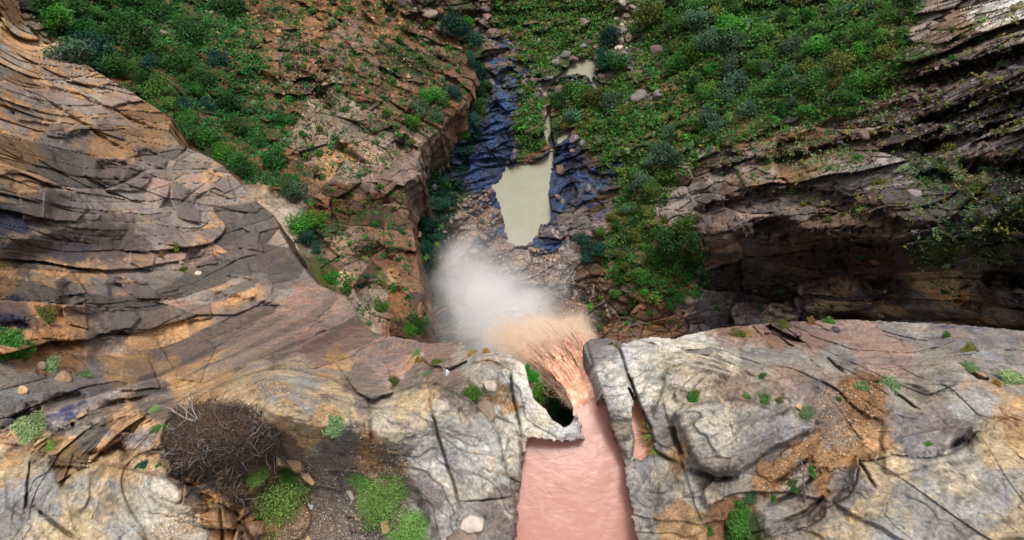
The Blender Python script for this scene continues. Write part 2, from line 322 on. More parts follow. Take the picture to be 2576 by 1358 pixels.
# ------------------------------------------------------------------ terrain data (x, y in the 2575-wide frame, rock types, relief style)
STY = dict(c=(.36, .26, .04), r=(.07, .40, .18), g=(.12, .75, .08), w=(.35, .8, .3), l=(.72, .36, .42), s=(.0, .22, 0), f=(.26, .2, .05), k=(.7, .5, .25))
def parse(t):
    out = []
    for it in t.split():
        x, y, ab, f, s = it.split(',')
        out.append((float(x), float(y), (ab[0], ab[1]), float(f)/10)+STY[s])
    return out
NEAR_C = parse('''60,90,PT,4,c 15,20,TY,4,c 200,220,TG,4,c 100,300,TG,4,c 300,300,TN,5,c 400,300,TR,4,c 60,480,GT,5,c 200,440,GT,5,c 130,200,TL,4,c 30,400,TG,3,c
150,360,GT,4,c 270,390,TG,4,c 330,470,GR,3,c 450,430,GR,3,c 550,470,GT,3,c 640,560,GT,3,c 690,620,NG,4,f 100,530,LD,4,c 200,500,LD,3,c 380,560,LG,4,c 480,520,GL,4,c
560,600,LT,3,c 170,610,DK,4,f 300,600,DL,3,f 20,570,KD,4,c 0,700,TO,4,c 60,655,DB,3,f 100,700,GT,5,c 200,720,LT,4,c 330,710,LT,3,c 450,720,GR,3,c 600,700,GT,4,c 700,690,LG,4,f
760,760,NR,4,f 850,800,NR,3,f 40,800,KD,4,c 150,790,GO,4,c 270,790,LD,3,c 120,900,OS,3,k 60,860,TO,4,k 400,860,NT,4,f 500,880,NT,4,f 430,945,TO,4,f 330,930,TN,4,f 600,850,NL,3,f
700,840,NR,3,f 800,860,RL,3,f 900,870,RL,3,f 980,880,LR,4,f 850,920,TN,4,f 0,960,GO,4,c 100,960,LN,4,f 250,990,LN,4,f 180,1040,LK,4,f 380,995,DN,3,f 200,1075,GT,5,k 330,1060,TN,3,k
60,1080,GT,4,k 30,1150,YT,5,r 150,1130,TY,4,k 100,1250,HY,4,r 250,1230,HY,4,r 380,1270,PY,4,r 300,1180,YT,4,r 450,1330,PY,4,r 30,1320,HY,4,r 200,1330,HY,5,r 560,1290,OT,4,k 520,1210,DO,4,k
600,1330,OB,4,k 500,1120,BD,4,s 620,1060,BD,4,s 580,1150,BD,3,s 700,1120,BV,4,s 600,1000,YT,5,r 700,955,YH,5,r 540,985,TY,4,r 640,1040,TY,4,r 760,1000,HY,4,r 850,1010,YN,4,r 900,970,NG,3,r
720,1060,TY,4,r 800,1060,TY,4,r 860,1110,VP,2,g 830,1200,VO,3,g 800,1300,VO,4,g 720,1250,SO,4,g 930,1150,OV,4,g 900,1300,VO,3,g 1000,1330,VO,3,g 1050,1010,YH,4,r 1130,1050,PH,4,r
1200,1080,PH,4,r 1100,1150,PH,5,r 1000,1080,PY,4,r 980,1150,VP,3,g 1180,1200,PH,4,r 1230,1130,PT,4,r 1150,1290,HP,4,r 1250,1280,NP,4,r 1080,1250,LN,4,r 1050,1330,HT,4,r 1270,1000,TP,4,r 1280,1100,PT,4,r
1200,900,PR,4,r 1100,900,RP,3,r 1060,940,NT,4,k 1240,950,PN,4,r 1300,960,WP,3,r 1300,1040,WP,3,r 1345,1080,WP,3,r 1400,1095,WP,3,r 1450,1080,WY,3,r 1160,1000,NY,4,r
1530,930,WP,2,r 1545,1000,WG,4,r 1560,1080,GN,4,r 1490,870,LN,4,r 1540,862,GL,4,r 1600,900,WP,3,r 1620,980,WP,3,r 1640,1050,HP,4,r 1680,1100,GN,4,r 1700,880,WP,5,r 1760,890,PW,4,r 1700,980,PH,4,r
1800,930,PN,4,r 1850,970,NP,3,r 1900,910,GN,4,r 2000,900,GN,4,r 2100,890,GN,3,r 1850,840,BR,4,r 1950,835,RB,5,k 2050,845,RB,4,r 2150,850,RG,4,r 2250,830,LG,4,f 2400,850,LK,3,r 2560,840,LG,4,r 2230,880,RG,3,r
2350,890,GN,3,r 2500,900,GN,4,r 2150,985,SN,4,g 2060,1010,NV,4,g 1990,950,NR,4,r 2300,1000,GN,4,r 2450,1020,HT,4,r 2550,1060,TG,4,r 2190,1040,ST,4,g 1760,1060,PH,5,r 1800,1100,PH,4,r 1900,1090,GL,4,r 2000,1065,HP,4,r
1850,1150,GR,3,r 1930,1110,LG,4,r 2100,1080,NR,4,r 2050,1120,OV,4,g 2100,1150,OS,3,g 1950,1190,OV,4,g 2060,1220,ST,5,r 2200,1110,OG,3,g 2300,1090,LG,4,r 2400,1070,LG,4,r 2350,1130,HT,4,r 2500,1110,YT,4,r 2400,1190,PY,4,r
2500,1250,HY,4,r 2300,1230,HY,4,r 2200,1290,YH,4,r 2100,1330,HY,4,r 2400,1320,HY,3,r 2560,1320,YH,4,r 2240,1165,YT,4,r 1990,1230,HT,4,r 2040,1270,NG,4,r 2120,1230,LG,4,r 1960,1290,GN,4,r 1650,1200,HP,5,r 1620,1300,HP,4,r
1700,1300,TG,4,r 1740,1240,PT,4,r 1780,1190,GN,4,r 1850,1220,GL,4,r 1840,1290,SM,4,g 1860,1330,EM,4,g 1750,1345,TY,4,r 1800,1330,ST,4,r 1620,1150,HT,3,r 1700,1150,YT,5,r 1640,1250,GL,4,r''')
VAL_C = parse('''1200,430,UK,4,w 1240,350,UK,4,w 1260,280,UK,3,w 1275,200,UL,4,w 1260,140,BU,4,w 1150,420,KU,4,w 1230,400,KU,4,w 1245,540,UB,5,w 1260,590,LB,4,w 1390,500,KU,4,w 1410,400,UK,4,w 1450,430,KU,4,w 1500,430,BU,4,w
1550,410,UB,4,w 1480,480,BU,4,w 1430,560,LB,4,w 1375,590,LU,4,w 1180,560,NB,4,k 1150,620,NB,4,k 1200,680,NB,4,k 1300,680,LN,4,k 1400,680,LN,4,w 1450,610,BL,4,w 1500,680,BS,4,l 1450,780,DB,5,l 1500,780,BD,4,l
1600,780,BS,4,l 1550,840,BS,4,l 1700,830,BS,4,l 1300,50,ES,5,g 1400,100,EN,4,g 1560,100,NE,4,g 1330,300,EN,4,g 1360,350,ES,4,g 1480,250,EM,4,g 1600,400,ES,4,g 1600,550,ES,4,g 1700,620,ES,4,g 1650,700,ES,4,g 1550,650,EB,4,g
1700,100,EM,4,g 1900,100,EM,4,g 2100,200,EM,4,g 1800,300,EM,4,g 1700,300,SE,5,g 1950,280,EM,4,g 2200,50,ES,4,g 1620,290,SN,4,g 1450,50,ES,4,g 1470,330,ES,5,g 1550,350,SE,5,g 1850,350,SE,5,g
2300,50,BN,5,l 2400,100,NB,5,l 2500,60,NP,4,l 2570,20,NP,4,l 2300,150,BE,5,l 2400,180,DB,4,l 2500,130,DN,4,l 2500,200,DN,3,l 2300,230,BD,4,l 2400,260,DL,4,l 2560,220,DK,4,l 2150,270,BE,5,l 2200,300,BN,4,l 2000,330,NS,5,l
1900,370,NS,4,l 1800,410,BN,5,l 1900,430,BN,4,l 2050,380,BS,5,l 1990,395,MS,5,g 2150,360,BD,4,l 2300,320,DL,4,l 2450,330,LD,4,l 2550,300,LM,4,l 2100,450,LN,4,l 2250,450,LG,4,l 2350,370,DN,4,l 2330,420,ME,5,g 2470,420,DB,4,l
2450,460,SM,5,g 2550,450,DM,4,l 2300,480,LG,4,l 2500,500,LG,4,l 2400,530,LM,4,l 1700,510,BN,5,l 1800,520,BD,4,l 1900,500,NB,4,l 2000,530,NB,4,l 1900,570,DR,3,l 2000,590,BD,5,l 2100,560,BG,4,l 2200,540,BG,4,l 2300,560,DL,5,l
2180,640,BD,4,l 2100,640,DB,4,f 1900,640,NB,4,l 2000,670,BN,4,l 1850,690,DB,4,l 2000,720,DB,5,l 2200,720,DB,5,l 2100,770,DT,4,l 2250,785,TD,4,l 2000,770,DY,3,l 1750,800,LR,4,l 1850,790,LN,4,l 2400,600,MN,5,g 2350,640,ME,4,g
2500,580,MG,5,k 2550,560,MG,5,l 2450,650,NL,4,l 2560,620,LG,4,l 2400,740,NT,5,l 2480,740,TN,5,l 2350,700,BT,4,l 2560,700,DD,4,l 2300,770,DN,4,f 1130,500,EB,3,g 1100,600,EB,3,g 1090,700,EB,4,g 1200,250,EB,4,g 1200,150,ES,4,g''')
LS_C = parse('''100,30,EM,5,g 75,60,WP,4,k 110,90,WP,5,k 300,50,ES,5,g 200,120,EB,5,g 300,180,ES,5,g 400,50,ES,6,g 500,50,ME,5,g 520,150,SM,5,g 600,120,OS,5,g 700,30,SO,4,g 650,100,OM,5,g 450,200,ES,5,g 550,250,ES,5,g
500,330,ES,5,g 600,400,ES,5,g 700,300,SM,5,g 800,60,OS,4,g 750,130,NS,4,k 850,130,SN,5,g 900,170,NS,5,g 780,190,NB,5,k 1000,50,OS,5,g 1050,30,NO,4,k 1100,50,SN,5,g 1000,150,ES,5,g 1050,150,BE,5,g 1100,250,BS,4,g
1000,250,SB,4,g 900,230,SB,5,g 830,235,NP,5,c 870,270,PN,5,c 930,290,NL,5,c 1020,380,NL,4,c 1050,400,LN,4,c 760,350,PN,5,c 880,360,PN,5,c 930,420,PL,4,c 960,440,LN,5,c 860,420,PT,5,c 970,480,BL,5,c 900,520,BD,4,c
960,560,DB,4,c 850,500,SB,5,k 700,560,PW,2,r 680,530,PY,4,r 720,430,ES,5,g 800,580,SE,5,g 820,620,RN,4,f 860,640,RN,4,c 950,640,BD,5,c 1020,640,SB,4,c 1040,700,OB,5,c 900,680,BN,5,c 950,750,PN,4,c 870,700,BP,3,c
930,800,PL,4,f 1000,760,BS,5,c 1050,750,DB,4,c 800,700,ME,5,g 1000,820,SB,4,k 1100,830,BS,4,k 1100,780,BD,4,k 640,200,MS,5,g 700,400,NS,5,k 620,330,ES,4,g''')

NEAR_POLY = [(10,-150),(40,-20),(62,60),(108,108),(180,140),(250,182),(320,225),(380,262),(432,298),(424,330),(455,365),(510,385),(560,415),(600,455),(640,500),(690,540),
 (715,600),(745,650),(800,715),(870,745),(905,800),(940,835),(1000,848),(1050,855),(1060,862),(1165,860),(1178,885),(1230,872),(1290,895),(1318,915),(1326,940),(1332,970),(1345,1005),(1375,1030),(1390,1055),
 (1418,1074),(1435,1066),(1447,1045),(1449,1030),(1462,1030),(1480,1024),(1500,1006),(1514,990),(1506,960),(1490,925),(1470,890),(1465,868),(1482,852),(1530,850),(1556,858),(1575,862),(1600,852),(1650,846),(1690,852),
 (1740,838),(1800,826),(1850,820),(1900,815),(2000,808),(2100,802),(2250,808),(2400,815),(2575,830),(2840,845),(3480,900),(3480,2080),(-860,2080),(-860,-150)]
NEAR_Z = [(-240,-140,-26),(0,0,-26),(60,60,-30),(250,180,-31),(432,300,-33),(600,470,-30),(740,630,-27),(800,715,-23),(900,790,-17),(1000,850,-12),(1165,860,-7),(0,150,-22),(0,300,-17),(150,300,-23),(300,350,-26),(0,450,-12),
 (200,500,-18),(400,480,-25),(500,600,-23),(600,650,-22),(0,600,-9),(200,640,-13),(400,700,-16),(650,750,-18),(0,750,-6),(200,800,-8.5),(400,820,-12),(600,830,-13),(800,830,-13),(0,900,-3.5),(200,930,-5),(400,950,-6.5),
 (600,915,-6.5),(720,905,-6),(850,900,-7),(980,930,-5),(0,1050,-1.8),(200,1060,-2),(400,1010,-2.5),(430,1050,-1.2),(560,1000,-.9),(700,950,-1.2),(850,975,-1),(1000,1000,-.5),(100,1200,-.5),(0,1400,0),(400,1400,0),(700,1200,-.8),
 (900,1200,-.6),(1100,1100,0),(1250,1000,-.3),(1100,930,-2),(1200,890,-1.6),(1290,920,-.5),(1300,1100,-.1),(1150,1350,0),(800,1400,-.5),(1450,1090,-.3),(1400,1300,-.5),(1540,900,-.3),(1500,860,-1.2),(1570,1100,-.2),(1620,1250,0),
 (1620,880,-.6),(1700,860,-1.6),(1700,1000,.2),(1800,900,-.6),(1850,830,-3),(1900,1000,.1),(2000,900,-1.5),(2000,815,-5),(2200,815,-6),(2200,900,-2.5),(2400,900,-2),(2400,825,-5),(2575,850,-4),(2830,850,-4),(2300,1000,-.8),
 (2500,1000,-.5),(2100,1100,-.2),(2200,1200,.2),(2400,1180,.5),(2500,1300,1),(2830,1300,1.5),(2200,1400,.8),(1900,1250,-.1),(1800,1300,0),(1700,1400,0),(1900,1540,0),(1400,1540,-.5),(400,1540,0),(-240,1540,0),(-240,1200,-.5),(-240,900,-2),(-240,500,-8),(2830,1540,1.5),(3470,920,-3.5),(3470,1300,1.5),(3470,2070,1.5),(1400,2070,-.5),(-850,2070,0),(-850,1200,-1),(-850,500,-7),(-850,-140,-24)]
RIVER = [(1295,1358),(1302,1280),(1310,1200),(1318,1140),(1326,1104),(1345,1100),(1380,1108),(1410,1112),(1440,1108),(1466,1104),(1462,1085),(1458,1062),(1446,1040),(1446,1022),(1470,1020),(1492,1000),(1516,992),(1524,1020),(1534,1070),(1548,1105),
 (1562,1140),(1572,1180),(1570,1215),(1586,1260),(1590,1300),(1596,1330),(1604,1372),(1612,1560),(1640,2060),(1250,2060),(1280,1560)]
SIDE_POOL = [(1578,972),(1590,985),(1610,1020),(1624,1060),(1642,1110),(1648,1140),(1612,1156),(1590,1150),(1596,1110),(1590,1075),(1588,1040),(1592,1010)]
MAIN_POOL = [(1262,432),(1278,420),(1300,412),(1330,408),(1352,402),(1372,392),(1384,372),(1392,380),(1388,420),(1378,460),(1380,495),(1388,530),(1386,552),(1360,575),(1345,600),(1322,618),(1300,622),(1280,614),(1272,590),(1266,560),(1258,520),(1246,492),(1238,462),(1256,456)]
STREAM = [[(1384,376),(1372,350),(1362,318),(1374,290),(1374,270),(1388,262),(1384,290),(1386,320),(1392,352),(1396,372)],
          [(1398,352),(1408,334),(1430,322),(1444,322),(1432,342),(1412,358),(1400,364)],
          [(1352,206),(1366,196),(1370,205),(1392,196),(1426,174),(1440,150),(1480,140),(1500,150),(1494,184),(1490,196),(1516,212),(1524,222),(1510,232),(1494,218),(1478,192),(1450,186),(1420,190),(1394,206),(1378,216),(1376,240),(1366,240),(1362,220)]]
VAL_Z = [(1240,450,-72),(1400,450,-72),(1300,400,-72),(1320,620,-72),(1260,600,-72),(1400,560,-71.5),(1320,500,-72),(1400,330,-71),(1380,250,-70.5),(1480,170,-69.5),(1560,60,-67),(1560,-140,-65),(1500,450,-68),(1600,350,-63),(1800,300,-56),
 (2000,200,-48),(2200,100,-41),(2400,50,-33),(2575,0,-27),(2830,-140,-22),(1700,100,-61),(1700,-140,-60),(2000,0,-52),(2300,-140,-42),(1700,500,-61),(1800,450,-54),(2000,450,-44),(2300,400,-31),(2575,300,-20),(2575,500,-17),(2830,400,-12),
 (2300,550,-25),(2000,560,-38),(1800,600,-52),(1850,720,-60),(2100,770,-50),(2400,790,-36),(2575,790,-28),(2830,800,-24),(2000,600,-40),(2250,600,-27),(2450,640,-24),(2830,620,-16),(1300,700,-72.5),(1450,700,-70.5),(1600,700,-67),
 (1500,850,-72),(1650,820,-68),(1300,900,-74),(1400,1150,-74),(1800,900,-66),(2200,950,-60),(2830,1000,-40),(1100,450,-69),(1060,600,-68),(1150,600,-71),(1100,800,-72),(1230,300,-69),(1200,150,-65),(1250,0,-62.5),(1120,-100,-58),(1000,-140,-58),
 (1000,100,-62),(900,400,-69),(900,800,-72),(1330,300,-69.5),(1330,100,-66),(1000,1150,-72),(2830,1200,-40),(2000,1150,-62),(3470,-140,-18),(3470,500,-6),(3470,1130,-34)]
LS_POLY = [(-260,-150),(1120,-150),(1135,0),(1150,100),(1162,120),(1199,185),(1174,262),(1140,280),(1112,325),(1074,350),(1054,380),(1062,436),(1030,450),(1016,470),(1024,500),(1029,550),(1044,600),(1054,675),(1062,780),(1085,830),(1110,880),(1080,980),(900,960),(600,760),(350,500),(100,330),(-260,200)]
LS_Z = [(-240,-140,-44),(0,-140,-47),(400,-140,-53),(800,-140,-57),(1120,-140,-59),(1135,0,-61),(1155,120,-63),(1199,185,-63),(1140,270,-61),(1074,350,-59),(1062,430,-56),(1000,300,-58),(1020,470,-55),(1035,600,-53),(1055,700,-51),(1080,830,-48),
 (900,500,-50),(900,700,-44),(1000,800,-43),(750,600,-44),(600,400,-48),(430,250,-46),(200,100,-44),(60,50,-42),(400,0,-52),(800,0,-58),(700,300,-53),(1110,900,-44),(900,950,-36),(600,760,-40),(350,500,-42),(100,330,-42),(-260,200,-40),(1000,100,-60),(850,150,-56),(850,300,-54)]

def edge_noise(X, Y, s, amp, seed=0): return fbm(X/s+seed, Y/s, X*0+seed, 1, 3)*amp
def raise_poly(X, Y, poly, h, wd, jit=6, seed=0, rounding=0):
    P = np.array(poly); m = (X > P[:, 0].min()-80) & (X < P[:, 0].max()+80) & (Y > P[:, 1].min()-80) & (Y < P[:, 1].max()+80)
    out = np.zeros_like(X); x, y = X[m], Y[m]
    d = sdf(x+edge_noise(x, y, 26, jit, seed), y+edge_noise(x, y, 26, jit, seed+5), poly)
    out[m] = h*sstep(-wd, 0, d)*(1-rounding*np.exp(-np.maximum(d, 0)/(3*wd)))
    return out
def line_feat(X, Y, pts, kind, h, wd, rec=60, jit=5, seed=0):
    P = np.array(pts); pad = wd*4+rec*2.2+20; m = (X > P[:, 0].min()-pad) & (X < P[:, 0].max()+pad) & (Y > P[:, 1].min()-pad) & (Y < P[:, 1].max()+pad)
    out = np.zeros_like(X); x, y = X[m], Y[m]
    x = x+edge_noise(x, y, 30, jit, seed); y = y+edge_noise(x, y, 18, jit*.8, seed+5)
    d, al, si = seg_dist(x, y, pts); fade = sstep(0, .2, al)*(1-sstep(.8, 1, al)); ends = sstep(0, .04, al)*(1-sstep(.96, 1, al)); fade = fade*ends
    if kind == 'crack': v = -h*np.exp(-(d/wd)**2)*np.maximum(fade, .3)
    elif kind == 'scarp': v = h*si*np.exp(-d/rec)*fade*sstep(0, wd, d)
    else:
        s = d*si; v = -h*sstep(0, wd, s)*(1-sstep(wd, wd+rec, s))*fade
    out[m] = v
    return out
def paint(C, X, Y, poly, col, soft=8, strength=1., ns=.5, seed=0):
    P = np.array(poly); m = (X > P[:, 0].min()-40) & (X < P[:, 0].max()+40) & (Y > P[:, 1].min()-40) & (Y < P[:, 1].max()+40)
    x, y = X[m], Y[m]; d = sdf(x+edge_noise(x, y, 24, 12, seed), y+edge_noise(x, y, 24, 12, seed+3), poly)
    k = (sstep(-soft, soft, d)*strength*np.clip(1+ns*fbm(x/14, y/14, x*0+seed, 1, 4)*1.6-ns*.4, 0, 1))[:, None]
    C[m] = C[m]*(1-k)+np.array(PAL[col] if isinstance(col, str) else col, np.float32)*k*(1+.25*fbm(x/6, y/6, x*0+2, 1, 2))[:, None]
SLAB_BL = [(-260,1165),(40,1150),(95,1143),(150,1160),(200,1165),(280,1170),(330,1182),(400,1195),(470,1228),(520,1262),(556,1268),(600,1310),(640,1362),(660,1560),(-260,1560)]
SLAB_MID = [(430,1012),(520,985),(600,950),(660,932),(720,925),(830,950),(900,990),(930,1003),(1000,985),(1070,962),(1100,965),(1180,1010),(1230,1050),(1255,1100),(1275,1200),(1290,1260),(1290,1560),(690,1560),(600,1290),(520,1240),(430,1180),(400,1110)]
HOLLOW = [(450,1030),(560,1010),(640,1040),(720,1080),(800,1100),(880,1110),(960,1150),(1020,1230),(1060,1300),(1090,1400),(1090,1560),(700,1560),(620,1320),(540,1240),(450,1190),(420,1110)]
FLATB = [(1698,1040),(1720,1020),(1756,1016),(1815,1008),(1843,1002),(1895,1012),(1935,1028),(1967,1044),(1990,1024),(2006,1052),(2050,1076),(1994,1104),(1935,1131),(1891,1167),(1859,1187),(1803,1191),(1756,1171),(1736,1135),(1716,1080)]
MASS_BR = [(1910,1370),(1960,1345),(2030,1325),(2070,1300),(2077,1279),(2132,1249),(2152,1209),(2162,1159),(2202,1159),(2242,1144),(2332,1154),(2382,1144),(2432,1119),(2452,1089),(2492,1079),(2576,1079),(2840,1080),(2840,1560),(1900,1560)]
VARN = [([(215,395),(320,400),(380,445),(350,480),(280,475),(215,440)], .8), ([(340,365),(380,370),(415,400),(415,425),(350,400)], .8), ([(435,455),(475,475),(500,520),(500,560),(450,545),(430,500)], .85), ([(115,475),(190,485),(220,525),(190,555),(110,550)], .8),
        ([(50,485),(110,480),(110,545),(60,550)], .6), ([(108,310),(150,310),(165,345),(120,340)], .7), ([(240,295),(285,310),(310,350),(245,325)], .7), ([(280,779),(320,772),(350,799),(330,822),(280,829)], .7), ([(160,774),(210,754),(220,824),(165,809)], .6),
        ([(295,709),(360,709),(400,749),(345,749)], .75), ([(135,709),(175,684),(215,734),(150,744)], .7), ([(460,769),(525,764),(530,799),(465,804)], .6), ([(445,874),(500,844),(540,874),(500,959),(445,949)], .35), ([(310,904),(370,899),(400,974),(305,979)], .35),
        ([(390,560),(440,575),(470,620),(400,610)], .5), ([(520,430),(570,450),(590,500),(530,480)], .5), ([(590,560),(640,570),(660,630),(600,620)], .5), ([(560,650),(620,660),(630,700),(570,690)], .5), ([(330,620),(390,640),(380,680),(330,660)], .5), ([(10,250),(70,270),(120,310),(50,300)], .5), ([(470,620),(520,610),(545,660),(490,670)], .6)]
def near_feats(X, Y, Z, a, b, zz, D):
    E = np.zeros_like(X); CK = []
    E += raise_poly(X, Y, SLAB_BL, .75, 9, 8, 1, .35)+raise_poly(X, Y, SLAB_MID, .55, 8, 7, 2, .3)-raise_poly(X, Y, HOLLOW, .5, 30, 12, 3)
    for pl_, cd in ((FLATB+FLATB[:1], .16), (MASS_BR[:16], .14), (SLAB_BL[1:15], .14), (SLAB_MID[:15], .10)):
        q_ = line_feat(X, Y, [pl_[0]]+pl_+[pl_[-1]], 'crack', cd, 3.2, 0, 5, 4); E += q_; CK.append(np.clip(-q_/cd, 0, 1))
    E += raise_poly(X, Y, FLATB, .8, 6, 5, 4, .25)+raise_poly(X, Y, MASS_BR, .8, 20, 14, 5, .3)
    E += raise_poly(X, Y, [(1060,866),(1166,862),(1172,905),(1130,925),(1080,915),(1055,890)], .7, 5, 3, 6)
    E += raise_poly(X, Y, [(1283,925),(1318,918),(1328,960),(1345,1010),(1390,1060),(1420,1082),(1446,1066),(1456,1040),(1466,1090),(1460,1104),(1400,1112),(1330,1098),(1305,1080),(1290,1010)], .3, 12, 5, 7, .5)
    E += raise_poly(X, Y, [(1480,860),(1545,862),(1572,930),(1590,1000),(1588,1040),(1592,1100),(1582,1150),(1560,1120),(1535,1060),(1522,1000),(1500,930)], .4, 8, 3, 8, .4)
    E += raise_poly(X, Y, [(850,915),(880,905),(960,905),(975,930),(985,985),(935,1002),(900,985)], .9, 6, 4, 9)
    E += raise_poly(X, Y, [(1240,935),(1270,930),(1282,960),(1270,1010),(1290,1060),(1240,1040),(1190,990),(1180,950)], .3, 6, 4, 10, .5)
    for k_, (pl_, st_) in enumerate(VARN): E += raise_poly(X, Y, pl_, .28+.3*st_, 5, 4, k_)
    for pts, dep, wd in (([(1548,856),(1562,890),(1578,939),(1596,985),(1612,1030),(1633,1072),(1646,1110)], .6, 3),([(1658,974),(1670,1030),(1683,1069),(1713,1159),(1748,1279),(1778,1345)], .12, 3),
        ([(1071,962),(1084,1029),(1104,1104),(1124,1169),(1144,1229),(1154,1279)], .35, 2.6),([(926,1004),(934,1050),(932,1090),(938,1120)], .25, 3),([(1284,920),(1288,990),(1304,1060),(1312,1100)], .45, 3),
        ([(1155,1262),(1220,1258),(1290,1250)], .2, 2),([(78,1150),(70,1210),(62,1292)], .3, 3),([(552,1270),(557,1310),(560,1380)], .3, 3),([(85,1275),(140,1320),(200,1362)], .3, 4),
        ([(1304,1098),(1312,1140),(1308,1200)], .3, 3),([(1690,1062),(1700,1110),(1720,1150)], .5, 5),([(1740,1180),(1800,1206),(1850,1200)], .5, 6),([(1595,1160),(1650,1138),(1700,1165)], .3, 4),
        ([(2160,1160),(2180,1190),(2200,1225)], .3, 3),([(2240,980),(2280,1010),(2310,1030)], .25, 3),([(2072,893),(2100,920),(2125,940)], .3, 4),([(2430,930),(2460,950),(2490,958)], .4, 5),([(200,1145),(260,1140),(300,1120),(330,1150)], .5, 8),
        ([(2380,1140),(2410,1120),(2450,1105)], .5, 10),([(1930,1230),(1990,1190),(2040,1150)], .35, 5),([(1935,1270),(2000,1240),(2060,1190)], .35, 5),([(1950,1320),(2030,1290),(2080,1240)], .4, 6),([(1420,1112),(1400,1140),(1380,1150)], .05, 5)):
        E += line_feat(X, Y, pts, 'crack', dep, wd, 0, 4, len(pts))
    for k, pts in enumerate(([(1590,960),(1625,905),(1680,880),(1740,885),(1800,905),(1860,925)],[(1605,990),(1650,930),(1700,905),(1770,905),(1830,925),(1900,950)],[(1655,985),(1680,935),(1730,915),(1790,925),(1860,950),(1930,985)],
        [(1700,1020),(1700,985),(1745,945),(1800,945),(1850,975)],[(1570,872),(1640,868),(1720,862),(1800,880),(1870,915),(1960,960)],[(1640,1060),(1665,990),(1675,940)],[(1580,900),(1610,880),(1650,875)],
        [(1610,960),(1640,915),(1690,893),(1760,893),(1820,912)],[(1600,1010),(1630,960),(1680,918),(1740,900)],[(1620,1100),(1640,1160),(1650,1230),(1640,1300),(1655,1358)],[(1690,1170),(1700,1240),(1720,1300)],
        [(1780,1290),(1770,1230),(1800,1200)],[(1950,985),(2010,965),(2100,950),(2180,940)],[(2040,1060),(2110,1040),(2190,1060)],[(2160,960),(2260,950),(2370,960),(2500,960)],[(2230,1110),(2330,1085),(2450,1065),(2575,1062)],
        [(2100,905),(2220,900),(2330,905),(2480,890)],[(1990,880),(2100,868),(2260,860),(2400,870)],[(200,1010),(300,1000),(390,985),(440,985)],[(0,1075),(100,1050),(220,1060),(240,1075)],[(220,1070),(330,1090),(400,1100)])):
        E += line_feat(X, Y, pts, 'scarp', .22 if k < 12 else .28, 2.5, 18 if k < 12 else 30, 6, k)
    for pts, h, wd, rec in (([(-30,610),(60,590),(150,568),(330,560),(352,590)], 1.4, 60, 60),([(290,900),(360,805),(450,788),(540,800),(620,765),(700,850),(780,862)], 1.7, 90, 70),([(90,765),(170,745),(260,750),(350,775)], 1.2, 50, 40),
        ([(130,705),(165,686),(210,700)], .9, 45, 30),([(260,700),(300,690),(400,705)], 1., 30, 40),([(210,465),(240,440),(330,420),(420,435)], 1.1, 55, 70),([(425,450),(440,450),(500,520)], 1.0, 50, 40),
        ([(330,370),(370,362),(415,385)], 1.2, 30, 30),([(110,480),(160,475),(215,490)], .9, 50, 40),([(150,330),(220,320),(260,345)], 1.1, 25, 30),([(-20,800),(40,790),(90,800)], .8, 35, 40),([(235,400),(300,395),(330,410)], 1., 20, 40),
        ([(230,830),(310,850),(330,900)], .8, 50, 50),([(480,608),(520,625),(610,640)], 1.2, 35, 40),([(960,860),(1000,850),(1050,858)], .8, 20, 30),([(240,1000),(340,988),(440,985)], .7, 22, 30),([(100,985),(200,975),(230,990)], .6, 25, 30),
        ([(455,470),(530,480),(620,560)], 1.0, 30, 50),([(80,200),(200,230),(330,290),(420,330)], .8, 12, 60),([(100,230),(250,330),(330,380)], .9, 10, 60),([(500,720),(600,735),(700,760),(790,770)], .9, 18, 50)):
        E += line_feat(X, Y, pts, 'face', h, wd, rec, 7, int(pts[0][0]) % 13)
